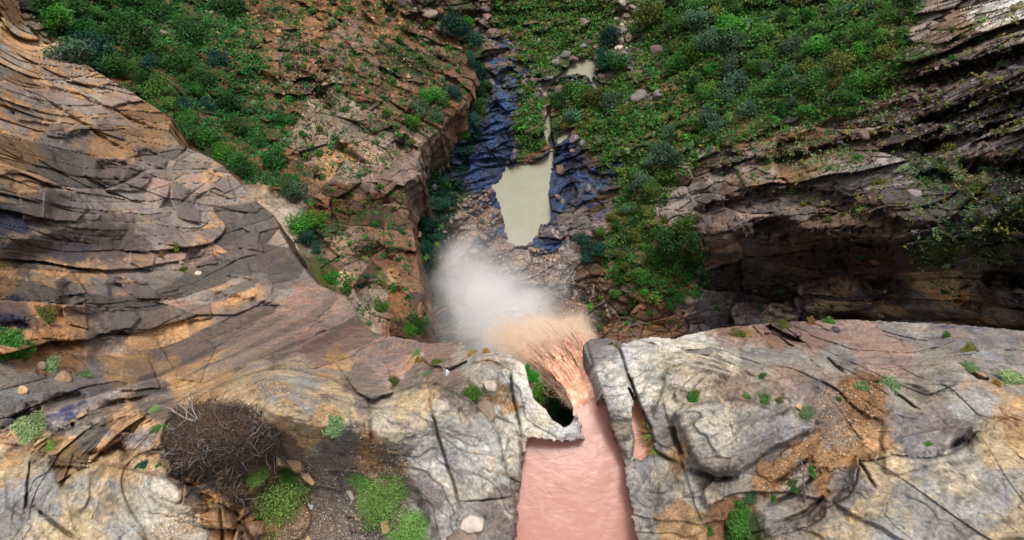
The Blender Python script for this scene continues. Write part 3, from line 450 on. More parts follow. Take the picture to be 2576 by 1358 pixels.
    def col(C, W):
        k = 0
        for poly, c, st in (([(5,605),(150,568),(320,560),(345,600),(350,640),(250,655),(100,660),(0,655)], 'D', .75),([(0,540),(60,545),(90,580),(20,600),(0,600)], 'K', .6),([(115,480),(210,490),(220,550),(140,565),(110,530)], 'L', .7),
            ([(210,400),(300,395),(330,470),(260,500),(210,460)], 'L', .6),([(430,455),(480,500),(500,560),(450,560)], 'L', .6),([(340,365),(400,375),(415,420),(350,410)], 'L', .7),([(0,780),(60,790),(90,820),(0,830)], 'K', .8),
            ([(160,745),(250,750),(300,790),(230,800),(160,780)], 'L', .6),([(330,985),(445,982),(400,1010),(330,1030)], 'D', .6),([(220,1070),(330,1090),(380,1112),(300,1108)], 'K', .6),([(470,800),(540,840),(520,870),(470,850)], 'D', .35),
            ([(0,1100),(60,1085),(100,1120),(50,1140)], 'K', .4),([(1010,1040),(1060,1030),(1050,1070),(1020,1075)], 'L', .5),([(1140,1180),(1190,1200),(1180,1260),(1140,1250)], 'L', .6),([(1160,1060),(1230,1040),(1230,1110),(1170,1120)], 'L', .4),
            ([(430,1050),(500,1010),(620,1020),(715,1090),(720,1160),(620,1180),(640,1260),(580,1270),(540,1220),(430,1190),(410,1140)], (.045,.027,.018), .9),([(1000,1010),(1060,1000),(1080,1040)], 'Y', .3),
            ([(1310,1130),(1328,1104),(1360,1112),(1330,1160),(1318,1180)], 'R', .3),([(1885,1170),(1930,1140),(1880,1150)], 'R', .5),([(2110,880),(2150,900),(2140,930),(2100,925)], 'D', .3),([(2010,905),(2060,900),(2070,935),(2020,935)], 'D', .3),
            ([(800,1120),(860,1100),(900,1160),(900,1240),(870,1340),(790,1345),(780,1230)], 'V', .8),([(640,930),(720,950),(740,985),(660,990)], 'V', .35),([(2430,850),(2560,845),(2560,870),(2440,870)], 'K', .4),
            ([(0,600),(20,590),(160,570),(150,580),(20,606)], 'Y', .5),([(530,1130),(560,1230),(600,1280),(560,1260),(520,1190)], 'D', .6),([(2150,840),(2240,850),(2250,880),(2170,895)], 'R', .6),
            ([(1890,830),(2060,838),(2140,850),(2060,880),(1950,862)], (.17,.085,.065), .6)):
            paint(C, X, Y, poly, c, 7, st, .5, k); k += 1
        lw = ((1-sstep(850, 1000, Y+edge_noise(X, Y, 40, 30)))*(1-sstep(1050, 1200, X)))[..., None]; C = C*(1-lw*np.array([.20, .26, .29]))   # darker, browner tone over the left side wall
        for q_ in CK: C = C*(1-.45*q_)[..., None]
        for k_, (pl_, st_) in enumerate(VARN): paint(C, X, Y, pl_, (.105, .080, .076), 3, st_, .35, k_+40)
        # damp dark rim along the river
        d = -sdf(X, Y, RIVER); m = (d > -8) & (d < 14); kk = np.where(m, (1-np.abs(d-2)/14), 0)*.45
        C = C*(1-kk[..., None]*np.array([.55, .75, .8])); W = np.where(m, .6, W)
        return C, W
    return E, col
def val_feats(X, Y, Z, a, b, zz, D):
    E = np.zeros_like(X)
    for pts, h, wd, rec in (([(1830,575),(1950,600),(2080,612),(2130,590),(2200,590),(2262,612),(2300,680),(2320,740)], 5.5, 75, 110),([(1700,530),(1800,500),(1900,470),(2060,465),(2200,490)], 2.6, 30, 50),([(2000,540),(2120,500),(2230,520),(2300,560)], 2.6, 45, 50),
        ([(2260,200),(2340,170),(2440,150),(2575,110),(2700,90)], 3.5, 30, 40),([(2300,300),(2400,270),(2500,235),(2700,190)], 3.5, 30, 40),([(1750,430),(1850,400),(2000,380),(2150,340),(2300,300)], 2.5, 22, 40),([(2400,400),(2500,390),(2620,400)], 3, 35, 40),
        ([(2270,370),(2340,350),(2450,320),(2600,280)], 2.5, 20, 40),([(2000,620),(2060,600),(2130,620),(2150,680)], 3, 40, 40),([(2450,650),(2520,640),(2620,660)], 3.5, 60, 50),([(2400,690),(2450,700),(2520,730)], 3, 60, 50),([(1850,700),(1950,720),(2020,700)], 4, 50, 60),
        ([(1700,640),(1790,620),(1850,640)], 2, 40, 40),([(1420,850),(1500,845),(1540,860)], 1.5, 20, 30),([(2300,430),(2360,425),(2420,440)], 2, 20, 30),([(1870,540),(1960,530),(2020,560)], 3.5, 45, 40)):
        E += line_feat(X, Y, pts, 'face', h*.95, wd*.8, rec, 26, int(pts[0][0]) % 17)
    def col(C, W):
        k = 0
        for poly, c, st in (([(2020,600),(2200,595),(2262,615),(2290,690),(2150,700),(2080,660)], (.07,.04,.03), .55),([(2150,700),(2290,700),(2290,770),(2180,770)], (.022,.019,.02), .85),([(1870,660),(2000,690),(2140,700),(2100,740),(1950,745),(1870,710)], (.04,.028,.024), .4),  # dark varnish, and shade of the cave under the overhang, painted in
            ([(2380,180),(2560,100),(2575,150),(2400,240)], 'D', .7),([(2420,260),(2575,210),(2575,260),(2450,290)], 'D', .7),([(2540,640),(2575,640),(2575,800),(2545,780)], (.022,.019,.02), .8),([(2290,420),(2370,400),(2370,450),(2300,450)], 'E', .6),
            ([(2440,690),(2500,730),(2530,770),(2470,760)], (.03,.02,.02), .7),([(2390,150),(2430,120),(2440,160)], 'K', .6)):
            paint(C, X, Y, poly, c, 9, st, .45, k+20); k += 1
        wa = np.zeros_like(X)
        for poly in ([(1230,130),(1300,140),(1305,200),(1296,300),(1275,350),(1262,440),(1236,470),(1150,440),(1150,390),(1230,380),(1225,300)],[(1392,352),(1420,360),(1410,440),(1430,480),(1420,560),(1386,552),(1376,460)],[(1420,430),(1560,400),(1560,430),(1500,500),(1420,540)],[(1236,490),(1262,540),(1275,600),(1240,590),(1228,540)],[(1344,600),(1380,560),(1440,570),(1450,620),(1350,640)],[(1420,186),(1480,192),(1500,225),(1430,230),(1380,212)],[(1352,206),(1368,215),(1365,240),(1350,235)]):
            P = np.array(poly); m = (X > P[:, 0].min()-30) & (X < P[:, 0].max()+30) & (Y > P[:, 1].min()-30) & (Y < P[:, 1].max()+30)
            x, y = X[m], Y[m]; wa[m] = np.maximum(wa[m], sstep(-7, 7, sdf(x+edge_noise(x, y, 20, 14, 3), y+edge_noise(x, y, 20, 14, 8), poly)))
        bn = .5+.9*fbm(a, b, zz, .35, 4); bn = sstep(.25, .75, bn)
        blue = np.array([.014, .020, .032])*(1-bn)[..., None]+np.array([.030, .075, .18])*bn[..., None]  # sky reflection on the wet rock, put into the base colour
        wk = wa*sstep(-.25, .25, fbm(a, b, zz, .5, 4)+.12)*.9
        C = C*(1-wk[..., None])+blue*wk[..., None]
        # pale run-off veins on the ledges under the fall
        vn = np.abs(fbm(a*1.0, b*.6, zz, .28, 4)); veins = (1-sstep(.0, .055, vn))*in_poly(X, Y, [(1290,620),(1400,570),(1450,590),(1480,700),(1560,800),(1480,800),(1400,700),(1330,680)])
        C = C*(1-.8*veins[..., None])+np.array([.55, .40, .33])*.8*veins[..., None]
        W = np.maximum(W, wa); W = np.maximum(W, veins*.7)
        return C, W
    return E, col
def ls_feats(X, Y, Z, a, b, zz, D):
    E = np.zeros_like(X)
    for pts, h, wd, rec in (([(790,210),(830,220),(860,290)], 2.5, 30, 30),([(760,360),(800,420),(830,440)], 2, 25, 30),([(850,340),(900,380),(960,440)], 2, 25, 30),([(900,480),(960,480),(1010,500)], 2, 40, 30),([(780,570),(830,600),(870,650)], 2, 25, 30),
        ([(860,620),(950,600),(1030,640)], 2.5, 40, 40),([(880,700),(960,700),(1040,720)], 2, 30, 40),([(960,5),(1000,0),(1020,20)], 2.5, 30, 20),([(1040,330),(1050,400),(1000,430)], 3, 30, 40)):
        E += line_feat(X, Y, pts, 'face', h, wd, rec, 12, int(pts[0][0]) % 11)
    return E, (lambda C, W: (C*np.array([.84, .71, .61]), W))

near = build_sheet('near', NEAR_POLY, NEAR_Z, NEAR_C, (-850, -140, 3470, 2070), 2.0, lambda P: 62+P[:, 2]*.9, M_NEAR, near_feats, R_(-30), 3,
                   water=((SIDE_POOL, -.45, 5), (RIVER, -.62, 9)), edge_noise=3)
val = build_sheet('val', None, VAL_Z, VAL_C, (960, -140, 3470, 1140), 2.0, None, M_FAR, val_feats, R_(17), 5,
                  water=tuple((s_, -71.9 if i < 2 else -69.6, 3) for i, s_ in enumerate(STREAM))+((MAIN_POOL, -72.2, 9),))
ls = build_sheet('ls', LS_POLY, LS_Z, LS_C, (-250, -140, 1240, 980), 2.0, lambda P: np.clip(P[:, 2]+74, 4, 24), M_FAR, ls_feats, R_(-32), 9, edge_noise=7)
setp(link('cliff_plateau', near.me), kind='structure'); setp(link('canyon_floor', val.me), kind='structure'); setp(link('gully_slope', ls.me), kind='structure')

# ------------------------------------------------------------------ water
def water_mat(name, c1, c2, sc, bump, rough):
    m, nt, B, N, L = new_mat(name); geo = N.new('ShaderNodeNewGeometry')
    mp = N.new('ShaderNodeMapping'); mp.inputs['Scale'].default_value = (.62, 1, 1); L.new(geo.outputs['Position'], mp.inputs[0])
    n = N.new('ShaderNodeTexNoise'); n.inputs['Scale'].default_value = sc; n.inputs['Detail'].default_value = 4; n.inputs['Distortion'].default_value = .6; L.new(mp.outputs[0], n.inputs['Vector'])
    cr = N.new('ShaderNodeValToRGB'); cr.color_ramp.elements[0].position = .35; cr.color_ramp.elements[1].position = .7
    cr.color_ramp.elements[0].color = (*c1, 1); cr.color_ramp.elements[1].color = (*c2, 1); L.new(n.outputs[0], cr.inputs[0]); L.new(cr.outputs[0], B.inputs['Base Color'])
    B.inputs['Roughness'].default_value = rough; B.inputs['IOR'].default_value = 1.33
    bp = N.new('ShaderNodeBump'); bp.inputs['Strength'].default_value = bump; bp.inputs['Distance'].default_value = .06; L.new(n.outputs[0], bp.inputs['Height']); L.new(bp.outputs[0], B.inputs['Normal'])
    return m
M_RIV = water_mat('muddy_river', (.40, .185, .145), (.44, .207, .162), 7, .10, .22)
M_POOL = water_mat('silty_pool', (.265, .26, .195), (.295, .29, .22), .5, .1, .18)
M_SIDE = water_mat('side_pool', (.42, .17, .09), (.50, .25, .17), 3, .15, .22)
def flat_water(name, poly, z, mat, grow, step=5, waves=0):
    P = np.array(poly, float); x0, x1, y0, y1 = P[:, 0].min()-grow-6, P[:, 0].max()+grow+6, P[:, 1].min()-grow-6, P[:, 1].max()+grow+6
    X, Y = np.meshgrid(np.arange(x0, x1, step), np.arange(y0, y1, step)); ins = sdf(X, Y, poly) > -grow
    X = X.astype(np.float32); Y = Y.astype(np.float32)
    x, y, _ = unproj(X, Y, z); zz = np.full(X.shape, z)
    if waves: zz = zz+fbm(x*1.6, y*1.1, x*0, 1, 4)*waves
    V = np.stack([x, y, zz], -1).reshape(-1, 3); idx = np.arange(X.size).reshape(X.shape)
    q = ins[:-1, :-1] & ins[1:, :-1] & ins[:-1, 1:] & ins[1:, 1:]
    Q = np.stack([idx[1:, :-1], idx[1:, 1:], idx[:-1, 1:], idx[:-1, :-1]], -1)[q]
    return setp(link(name, mesh_np(name, V, Q, mat, smooth=True)), kind='structure')
RIVER_W = [p for p in RIVER]
flat_water('river', RIVER_W, -.62, M_RIV, 7, 3, .014)
flat_water('side_channel', SIDE_POOL, -.45, M_SIDE, 6, 3)
flat_water('plunge_pool', MAIN_POOL, -72.2, M_POOL, 12, 5)
for i, s_ in enumerate(STREAM): flat_water('stream', s_, -71.9 if i < 2 else -69.6, M_POOL, 6, 3)
print('terrain', round(time.time()-T0, 1))

# ------------------------------------------------------------------ standing places
def zat(S, px, py):
    i = int(np.clip(np.searchsorted(S.ys, py), 0, len(S.ys)-1)); j = int(np.clip(np.searchsorted(S.xs, px), 0, len(S.xs)-1))
    return (S.Z[i, j] if S.inside[i, j] else None)
def ground(px, py, only=None):
    for S in ((near, ls, val) if only is None else only):
        if S.xs[0] <= px <= S.xs[-1] and S.ys[0] <= py <= S.ys[-1]:
            z = zat(S, px, py)
            if z is not None:
                x, y, d = unproj(px, py, float(z)); return Vector((float(x), float(y), float(z))), float(d), S
    return None
rng = np.random.RandomState(5)
def rnd(a, b): return float(rng.uniform(a, b))

# ------------------------------------------------------------------ plants
def leaf_mat(name, col, var=.35, trans=.25):
    m, nt, B, N, L = new_mat(name)
    at = N.new('ShaderNodeAttribute'); at.attribute_name = 'Col'; oi = N.new('ShaderNodeObjectInfo')
    r = N.new('ShaderNodeMapRange'); r.inputs[3].default_value = 1-var; r.inputs[4].default_value = 1+var; L.new(oi.outputs['Random'], r.inputs[0])
    h = N.new('ShaderNodeMapRange'); h.inputs[3].default_value = .48; h.inputs[4].default_value = .52
    mt = N.new('ShaderNodeMath'); mt.operation = 'FRACT'; m7 = N.new('ShaderNodeMath'); m7.operation = 'MULTIPLY'; m7.inputs[1].default_value = 7.3
    L.new(oi.outputs['Random'], m7.inputs[0]); L.new(m7.outputs[0], mt.inputs[0]); L.new(mt.outputs[0], h.inputs[0])
    mx = N.new('ShaderNodeVectorMath'); mx.operation = 'MULTIPLY'; mx.inputs[1].default_value = col; L.new(at.outputs['Color'], mx.inputs[0])
    sc = N.new('ShaderNodeVectorMath'); sc.operation = 'SCALE'; L.new(mx.outputs[0], sc.inputs[0]); L.new(r.outputs[0], sc.inputs['Scale'])
    hsv = N.new('ShaderNodeHueSaturation'); L.new(h.outputs[0], hsv.inputs['Hue']); L.new(sc.outputs[0], hsv.inputs['Color'])
    L.new(hsv.outputs[0], B.inputs['Base Color']); B.inputs['Roughness'].default_value = .6; B.inputs['Specular IOR Level'].default_value = .25
    tr = N.new('ShaderNodeBsdfTranslucent'); L.new(hsv.outputs[0], tr.inputs[0]); ms = N.new('ShaderNodeMixShader'); ms.inputs[0].default_value = trans
    L.new(B.outputs[0], ms.inputs[1]); L.new(tr.outputs[0], ms.inputs[2]); L.new(ms.outputs[0], N['Material Output'].inputs[0])
    return m
def plain_mat(name, col, rough=.8, ns=6, var=.4):
    m, nt, B, N, L = new_mat(name); tc = N.new('ShaderNodeTexCoord'); n = N.new('ShaderNodeTexNoise'); n.inputs['Scale'].default_value = ns; n.inputs['Detail'].default_value = 5
    L.new(tc.outputs['Object'], n.inputs['Vector']); r = N.new('ShaderNodeMapRange'); r.inputs[1].default_value = .3; r.inputs[2].default_value = .7; r.inputs[3].default_value = 1-var; r.inputs[4].default_value = 1+var
    L.new(n.outputs[0], r.inputs[0]); sc = N.new('ShaderNodeVectorMath'); sc.operation = 'SCALE'; sc.inputs[0].default_value = col; L.new(r.outputs[0], sc.inputs['Scale'])
    L.new(sc.outputs[0], B.inputs['Base Color']); B.inputs['Roughness'].default_value = rough
    bp = N.new('ShaderNodeBump'); bp.inputs['Strength'].default_value = .6; bp.inputs['Distance'].default_value = .03; L.new(n.outputs[0], bp.inputs['Height']); L.new(bp.outputs[0], B.inputs['Normal'])
    return m
LEAF = dict(under=leaf_mat('leaf_under', (.048, .124, .018)), deep=leaf_mat('leaf_deep', (.031, .115, .02)), mid=leaf_mat('leaf_mid', (.060, .168, .024)), bright=leaf_mat('leaf_bright', (.066, .25, .025)),
            grey=leaf_mat('leaf_grey', (.075, .15, .075)), teal=leaf_mat('leaf_teal', (.018, .085, .055)), olive=leaf_mat('leaf_olive', (.12, .135, .022)),
            lime=leaf_mat('leaf_lime', (.22, .42, .10), .12), dry=leaf_mat('leaf_dry', (.30, .20, .05)), sage=leaf_mat('leaf_sage', (.20, .30, .13)))
BARK = plain_mat('bark', (.13, .09, .065)); DEAD = plain_mat('dead_wood', (.30, .26, .245), .8, 20, .35); DARKTWIG = plain_mat('dark_twig', (.045, .030, .023), .9, 12, .6)
def crown_np(nl, R, squash, nlobe, leaf, seed, spread=.62, fill=.35, long=1.6):
    r = np.random.RandomState(seed)
    lc = r.normal(size=(nlobe, 3)); lc /= np.linalg.norm(lc, axis=1)[:, None]; lc *= (r.uniform(.15, 1, nlobe)**.6*spread*R)[:, None]; lc[:, 2] = lc[:, 2]*.7*squash+R*squash*.55
    lr = R*r.uniform(.24, .46, nlobe); lt = r.uniform(.6, 1.35, nlobe)
    k = r.choice(nlobe, nl, p=lr**2/np.sum(lr**2)); d = r.normal(size=(nl, 3)); d[:, 2] += .25; d /= np.linalg.norm(d, axis=1)[:, None]
    rad = lr[k]*np.where(r.rand(nl) < fill, r.uniform(.2, .9, nl), r.uniform(.8, 1.12, nl)); P = lc[k]+d*rad[:, None]*np.array([1, 1, .8*squash+.2])
    P[:, 2] = np.maximum(P[:, 2], .02*R)
    n = d*.7+r.normal(size=(nl, 3))*.6+np.array([0, 0, .35]); n /= np.linalg.norm(n, axis=1)[:, None]
    t = np.cross(n, r.normal(size=(nl, 3))); t /= np.linalg.norm(t, axis=1)[:, None]; b = np.cross(n, t); s = (leaf*r.uniform(.6, 1.35, nl))[:, None]
    V = np.stack([P-t*s*long, P-b*s*.6, P+t*s*long*.9, P+b*s*.6], 1).reshape(-1, 3); Q = np.arange(4*nl).reshape(-1, 4)
    c = (lt[k]*r.uniform(.65, 1.35, nl))[:, None]*np.array([1, 1, 1])*(1+r.normal(size=(nl, 1))*np.array([[.25, .05, .15]])); c = np.clip(c, .25, 2.2)
    return V, Q, np.repeat(c, 4, 0)
def tubes_np(paths, sides=5):
    Vs, Qs, base = [], [], 0
    for pts, r0, r1 in paths:
        pts = np.array(pts, float); n = len(pts)
        for i in range(n):
            d = pts[min(i+1, n-1)]-pts[max(i-1, 0)]; d /= np.linalg.norm(d)+1e-9; u = np.cross(d, [.3, .2, .93]); u /= np.linalg.norm(u)+1e-9; v = np.cross(d, u)
            rr = r0+(r1-r0)*i/(n-1); a = np.arange(sides)*2*math.pi/sides
            Vs.append(pts[i]+rr*(np.cos(a)[:, None]*u+np.sin(a)[:, None]*v))
        for i in range(n-1):
            for s in range(sides):
                q = base+i*sides; Qs.append((q+s, q+(s+1) % sides, q+sides+(s+1) % sides, q+sides+s))
        base += n*sides
    return np.concatenate(Vs), np.array(Qs)
def wander(p, d, L, n, wob, r, grav=0):
    p = np.array(p, float); d = np.array(d, float); d /= np.linalg.norm(d); out = [p.copy()]
    for i in range(n): d = d+r.normal(size=3)*wob; d[2] -= grav; d /= np.linalg.norm(d); p = p+d*L/n; out.append(p.copy())
    return out
def trunk_np(R, H, seed, thick, limbs=5):
    r = np.random.RandomState(seed); main = wander((0, 0, -.35*R), (r.normal()*.15, r.normal()*.15, 1), H, 4, .12, r); paths = [(main, thick, thick*.45)]
    for k in range(limbs):
        a = 2*math.pi*k/limbs+r.rand(); st = main[2+k % 3]; paths.append((wander(st, (math.cos(a), math.sin(a), .7), R*.75, 4, .2, r), thick*.45, thick*.12))
    return tubes_np(paths, 5)
PROT = {}
def proto(kind, mat, v):
    key = (kind, mat, v)
    if key in PROT: return PROT[key]
    sd = (sum(map(ord, kind))*7+v*31) % 9973
    if kind == 'tree': cr = crown_np(1300, 1, .9, 13, .05, sd, .68, .35); tr = trunk_np(1, .75, sd, .06)
    elif kind == 'shrub': cr = crown_np(420, 1, .7, 6, .085, sd, .55, .3); tr = trunk_np(.8, .5, sd, .035, 4)
    elif kind == 'near': cr = crown_np(8500, 1, .5, 46, .021, sd, .86, .5, 1.5); tr = trunk_np(1, .5, sd, .03, 9)
    elif kind == 'cushion': cr = crown_np(2200, 1, .5, 18, .045, sd, .7, .45, 2.2); tr = trunk_np(.7, .3, sd, .02, 6)
    elif kind == 'weed': cr = crown_np(700, 1, .5, 8, .05, sd, .7, .5, 2.); tr = trunk_np(.7, .4, sd, .02, 5)
    a = mesh_np(kind+'_crown', cr[0], cr[1], LEAF[mat], cr[2]); b = mesh_np(kind+'_trunk', tr[0], tr[1], BARK)
    PROT[key] = (a, b); return PROT[key]
GREENWORD = dict(deep='dark green', mid='mid green', bright='bright green', grey='grey green', teal='blue green', olive='olive', lime='light green', dry='dry yellow', sage='pale green')
LAND = [('the beige plunge pool', 1315, 510), ('the wet blue rock chute', 1262, 260), ('the upper stream pools', 1440, 190), ('the topmost stream boulders', 1560, 30), ('the banded boulder', 1605, 248),
        ('the top grey boulders', 990, 20), ('the black overhang', 2130, 670), ('the pale slab', 695, 560), ('the white spray cloud', 1190, 690), ('the tan cliff notch', 435, 315),
        ('the top left white rock', 75, 65), ('the top right corner', 2560, 20), ('the pale ribs', 850, 250), ('the sheer gorge wall', 950, 440), ('the orange scar', 590, 90),
        ('the brightest green tree', 1835, 75), ('the right cliff pocket', 2335, 430), ('the top of the waterfall', 1480, 960), ('the table rock', 1850, 1090), ('the dead brush heap', 580, 1120),
        ('the dark purple slab', 170, 610), ('the left plateau end', 20, 1100), ('the middle right edge', 2560, 560), ('the upper right ledges', 2450, 200), ('the dark ferny slope foot', 1660, 690)]
LABELQ = []
def queue_label(o, px, py, what, cat, group):
    LABELQ.append((o, px, py, what, cat, group))
ORD = ['nearest', 'second nearest', 'third nearest', 'fourth nearest', 'fifth nearest', 'sixth nearest', 'seventh nearest', 'eighth nearest', 'ninth nearest', 'tenth nearest', 'eleventh nearest', 'twelfth nearest', 'thirteenth nearest', 'fourteenth nearest', 'fifteenth nearest', 'sixteenth nearest']
def finish_labels():
    bins = {}
    for it in LABELQ:
        o, px, py, what, cat, group = it
        l = min(range(len(LAND)), key=lambda k: math.hypot(LAND[k][1]-px, LAND[k][2]-py)); dx, dy = px-LAND[l][1], py-LAND[l][2]
        a = math.degrees(math.atan2(-dy, dx)) % 360
        dr = ['right of', 'above-right of', 'above', 'above-left of', 'left of', 'below-left of', 'below', 'below-right of'][int((a+22.5)//45) % 8]
        bins.setdefault((l, dr, what), []).append((math.hypot(dx, dy), it))
    for (l, dr, what), v in bins.items():
        v.sort(key=lambda q: q[0])
        for k, (d, (o, px, py, w_, cat, group)) in enumerate(v):
            rank = (ORD[min(k, 15)].replace(' nearest', '-nearest')+' ') if len(v) > 1 else ''
            setp(o, f"{what}, {rank}{dr} {LAND[l][0]}", cat, group)
def add_plant(name, kind, mat, px, py, size_px, what, cat, group, only=None, v=None, parts=('crown', 'trunk'), lift=0, label=None, sq=1.):
    g = ground(px, py, only)
    if g is None: return None
    p, d, S = g; r = size_px/2/F*d
    cme, tme = proto(kind, mat, rng.randint(4) if v is None else v)
    e = bpy.data.objects.new(name, None); COL.objects.link(e); e.location = p+Vector((0, 0, lift-.05*r)); s = r*rnd(.92, 1.08); e.scale = (s*rnd(.9, 1.1), s*rnd(.9, 1.1), s*sq*rnd(.85, 1.15)); e.rotation_euler = (rnd(-.12, .12), rnd(-.12, .12), rnd(0, 6.28))
    c = link(parts[0], cme, e); t = link(parts[1], tme, e)
    if label: setp(e, label, cat, group)
    else: queue_label(e, px, py, what, cat, group)
    return e
taken = []
def free(px, py, s, k=.42):
    for (x, y, r) in taken:
        if (x-px)**2+(y-py)**2 < ((s+r)*k)**2: return False
    return True
WATERS = [MAIN_POOL]+STREAM
def dry(px, py): return not any(in_poly(np.array([px]), np.array([py]), wp)[0] for wp in WATERS)
def scatter(poly, n, kind, mats, smin, smax, name, cat, group, only=None, k=.42, word=None):
    P = np.array(poly); made = 0
    pts = rng.uniform([P[:, 0].min(), P[:, 1].min()], [P[:, 0].max(), P[:, 1].max()], (n*14, 2)); ok = in_poly(pts[:, 0], pts[:, 1], poly)
    for px, py in pts[ok]:
        if made >= n: break
        s = rnd(smin, smax)
        if not free(px, py, s, k) or not dry(px, py): continue
        mat = mats[rng.randint(len(mats))]
        sz = 'large ' if s > smin+.7*(smax-smin) else ('small ' if s < smin+.3*(smax-smin) else '')
        e = add_plant(name, kind, mat, px, py, s, f"{sz}{GREENWORD[mat]} {word or cat}", cat, group, only)
        if e: taken.append((px, py, s)); made += 1
    return made
# hand placed trees and bushes: x, y, width, leaf colour, kind, sheets
T = 'tree'; S_ = 'shrub'
for (px, py, s, m, kd) in [(1835,75,75,'bright',T),(1140,70,85,'teal',T),(1190,100,60,'teal',T),(1170,60,45,'bright',T),(1630,45,80,'olive',T),(1700,70,60,'mid',T),(1760,60,75,'grey',T),(1780,110,75,'grey',T),(1740,130,60,'mid',T),(1850,110,65,'grey',T),(1830,170,60,'grey',T),
    (1850,215,70,'grey',T),(1830,240,55,'grey',T),(1770,230,45,'mid',T),(1780,300,60,'grey',T),(1750,310,45,'mid',T),(1800,320,45,'grey',T),(1700,160,50,'mid',T),(1530,90,60,'teal',T),(1522,150,62,'teal',T),(1550,160,55,'deep',T),(1432,226,50,'deep',T),(1460,240,75,'mid',T),(1402,252,46,'deep',T),
    (1500,240,70,'olive',T),(1540,250,60,'grey',T),(1440,290,55,'grey',T),(1680,335,45,'grey',T),(1660,380,60,'grey',T),(1690,400,50,'grey',T),(1640,400,45,'grey',T),(1620,450,50,'grey',T),(1600,470,40,'grey',T),(1580,520,45,'grey',T),(1640,470,45,'mid',T),(1500,620,50,'teal',T),(1470,600,45,'teal',T),
    (1480,640,45,'teal',T),(1720,560,90,'mid',T),(1690,600,70,'deep',T),(1750,600,60,'deep',T),(1650,640,60,'mid',T),(1700,660,60,'deep',T),(1620,690,55,'mid',T),(1760,660,50,'deep',T),(1600,590,45,'olive',T),(1110,240,55,'mid',T),(1080,240,50,'bright',T),(1140,235,50,'teal',T),(1095,290,50,'grey',T),
    (1060,270,45,'grey',T),(1035,305,40,'bright',T),(740,475,70,'grey',T),(765,480,60,'deep',T),(715,470,50,'deep',T),(765,600,65,'teal',T),(750,560,60,'bright',T),(790,550,45,'bright',T),(790,625,40,'teal',T),(450,340,70,'deep',T),(480,345,80,'mid',T),(520,350,60,'mid',T),(560,380,50,'bright',T),(590,400,50,'mid',T),
    (610,430,45,'deep',T),(155,55,60,'bright',T),(190,40,60,'deep',T),(240,150,80,'teal',T),(190,150,70,'grey',T),(290,170,60,'deep',T),(290,95,60,'deep',T),(360,110,70,'deep',T),(340,55,60,'mid',T),(400,30,55,'deep',T),(450,160,60,'deep',T),(400,230,60,'mid',T),(590,20,60,'deep',T),(720,300,50,'mid',T),
    (830,700,55,'bright',T),(865,715,50,'mid',T),(915,705,50,'teal',T),(950,765,45,'mid',T),(990,720,35,'mid',T),(1050,820,70,'mid',T),(1075,805,50,'olive',T),(1090,830,45,'bright',T),(1030,835,40,'bright',T),(1180,150,40,'teal',T),(1200,180,50,'teal',T),(1215,220,50,'deep',T),(1205,260,50,'deep',T),(1190,300,50,'teal',T),(1165,330,45,'deep',T),
    (1110,380,60,'deep',T),(1085,420,60,'deep',T),(1060,470,50,'deep',T),(1050,520,50,'teal',T),(1075,560,50,'teal',T),(1060,620,45,'teal',T),(1065,680,40,'teal',T),(1120,460,45,'deep',T),(1110,510,45,'teal',T),(2170,640,30,'mid',T),(1100,600,40,'teal',T)]:
    if kd == T and py < 780: dn = math.hypot(1288-px, 1363-py); px += (1288-px)/dn*.22*s; py += (1363-py)/dn*.22*s
    if free(px, py, s, .25):
        e = add_plant('leafy_tree' if kd == T else 'shrub', kd, m, px, py, s*1.2, f"{GREENWORD[m]} bushy tree", 'tree', 'bushy trees in the gorge')
        if e: taken.append((px, py, s*.8))
print('handplaced', round(time.time()-T0, 1))
n = 0
RV = [(1580,0),(2330,0),(2290,90),(2270,180),(2250,240),(2120,300),(1950,345),(1800,370),(1740,440),(1680,500),(1650,560),(1780,640),(1790,720),(1700,770),(1560,740),(1500,650),(1560,480),(1520,330),(1570,150)]
G1 = 'bushy trees in the gorge'
n += scatter([(1640,0),(2300,0),(2260,180),(2130,290),(1950,330),(1850,310),(1700,200)], 135, T, ['bright','mid','mid','deep','mid','grey','olive'], 36, 82, 'leafy_tree', 'tree', G1, (val,), .40, 'bushy tree')
n += scatter([(1500,560),(1640,480),(1780,640),(1790,740),(1690,780),(1540,760)], 22, T, ['mid','deep','olive','olive'], 28, 48, 'leafy_tree', 'tree', G1, (val,), .36, 'bushy tree')
n += scatter([(110,0),(420,0),(560,120),(560,260),(690,360),(720,440),(620,430),(500,330),(420,270),(300,180),(180,110)], 60, T, ['deep','deep','mid','teal','mid'], 38, 80, 'leafy_tree', 'tree', G1, (ls,), .40, 'bushy tree')
print('trees', n, len(taken))
G2 = 'low shrubs scattered over the slopes'
m_ = 0
m_ += scatter([(540,0),(1120,0),(1180,180),(1080,340),(900,460),(760,450),(640,330),(560,160)], 85, S_, ['mid','olive','grey','mid','sage'], 17, 34, 'shrub', 'shrub', G2, (ls,), .55)
m_ += scatter([(760,460),(1000,470),(1050,700),(1050,820),(900,820),(780,640)], 30, S_, ['mid','olive','bright','deep'], 14, 26, 'shrub', 'shrub', G2, (ls,), .6)
m_ += scatter([(1220,0),(1540,0),(1530,130),(1340,190),(1290,130)], 48, S_, ['olive','mid','deep','grey','olive'], 18, 32, 'shrub', 'shrub', G2, (val,), .42)
m_ += scatter([(1310,200),(1350,200),(1380,360),(1300,400),(1290,300)], 16, S_, ['olive','deep','mid'], 16, 28, 'shrub', 'shrub', G2, (val,), .42)
m_ += scatter([(1400,240),(1640,200),(1760,350),(1620,470),(1560,480),(1480,340)], 40, S_, ['olive','mid','grey','deep','sage'], 18, 34, 'shrub', 'shrub', G2, (val,), .42)
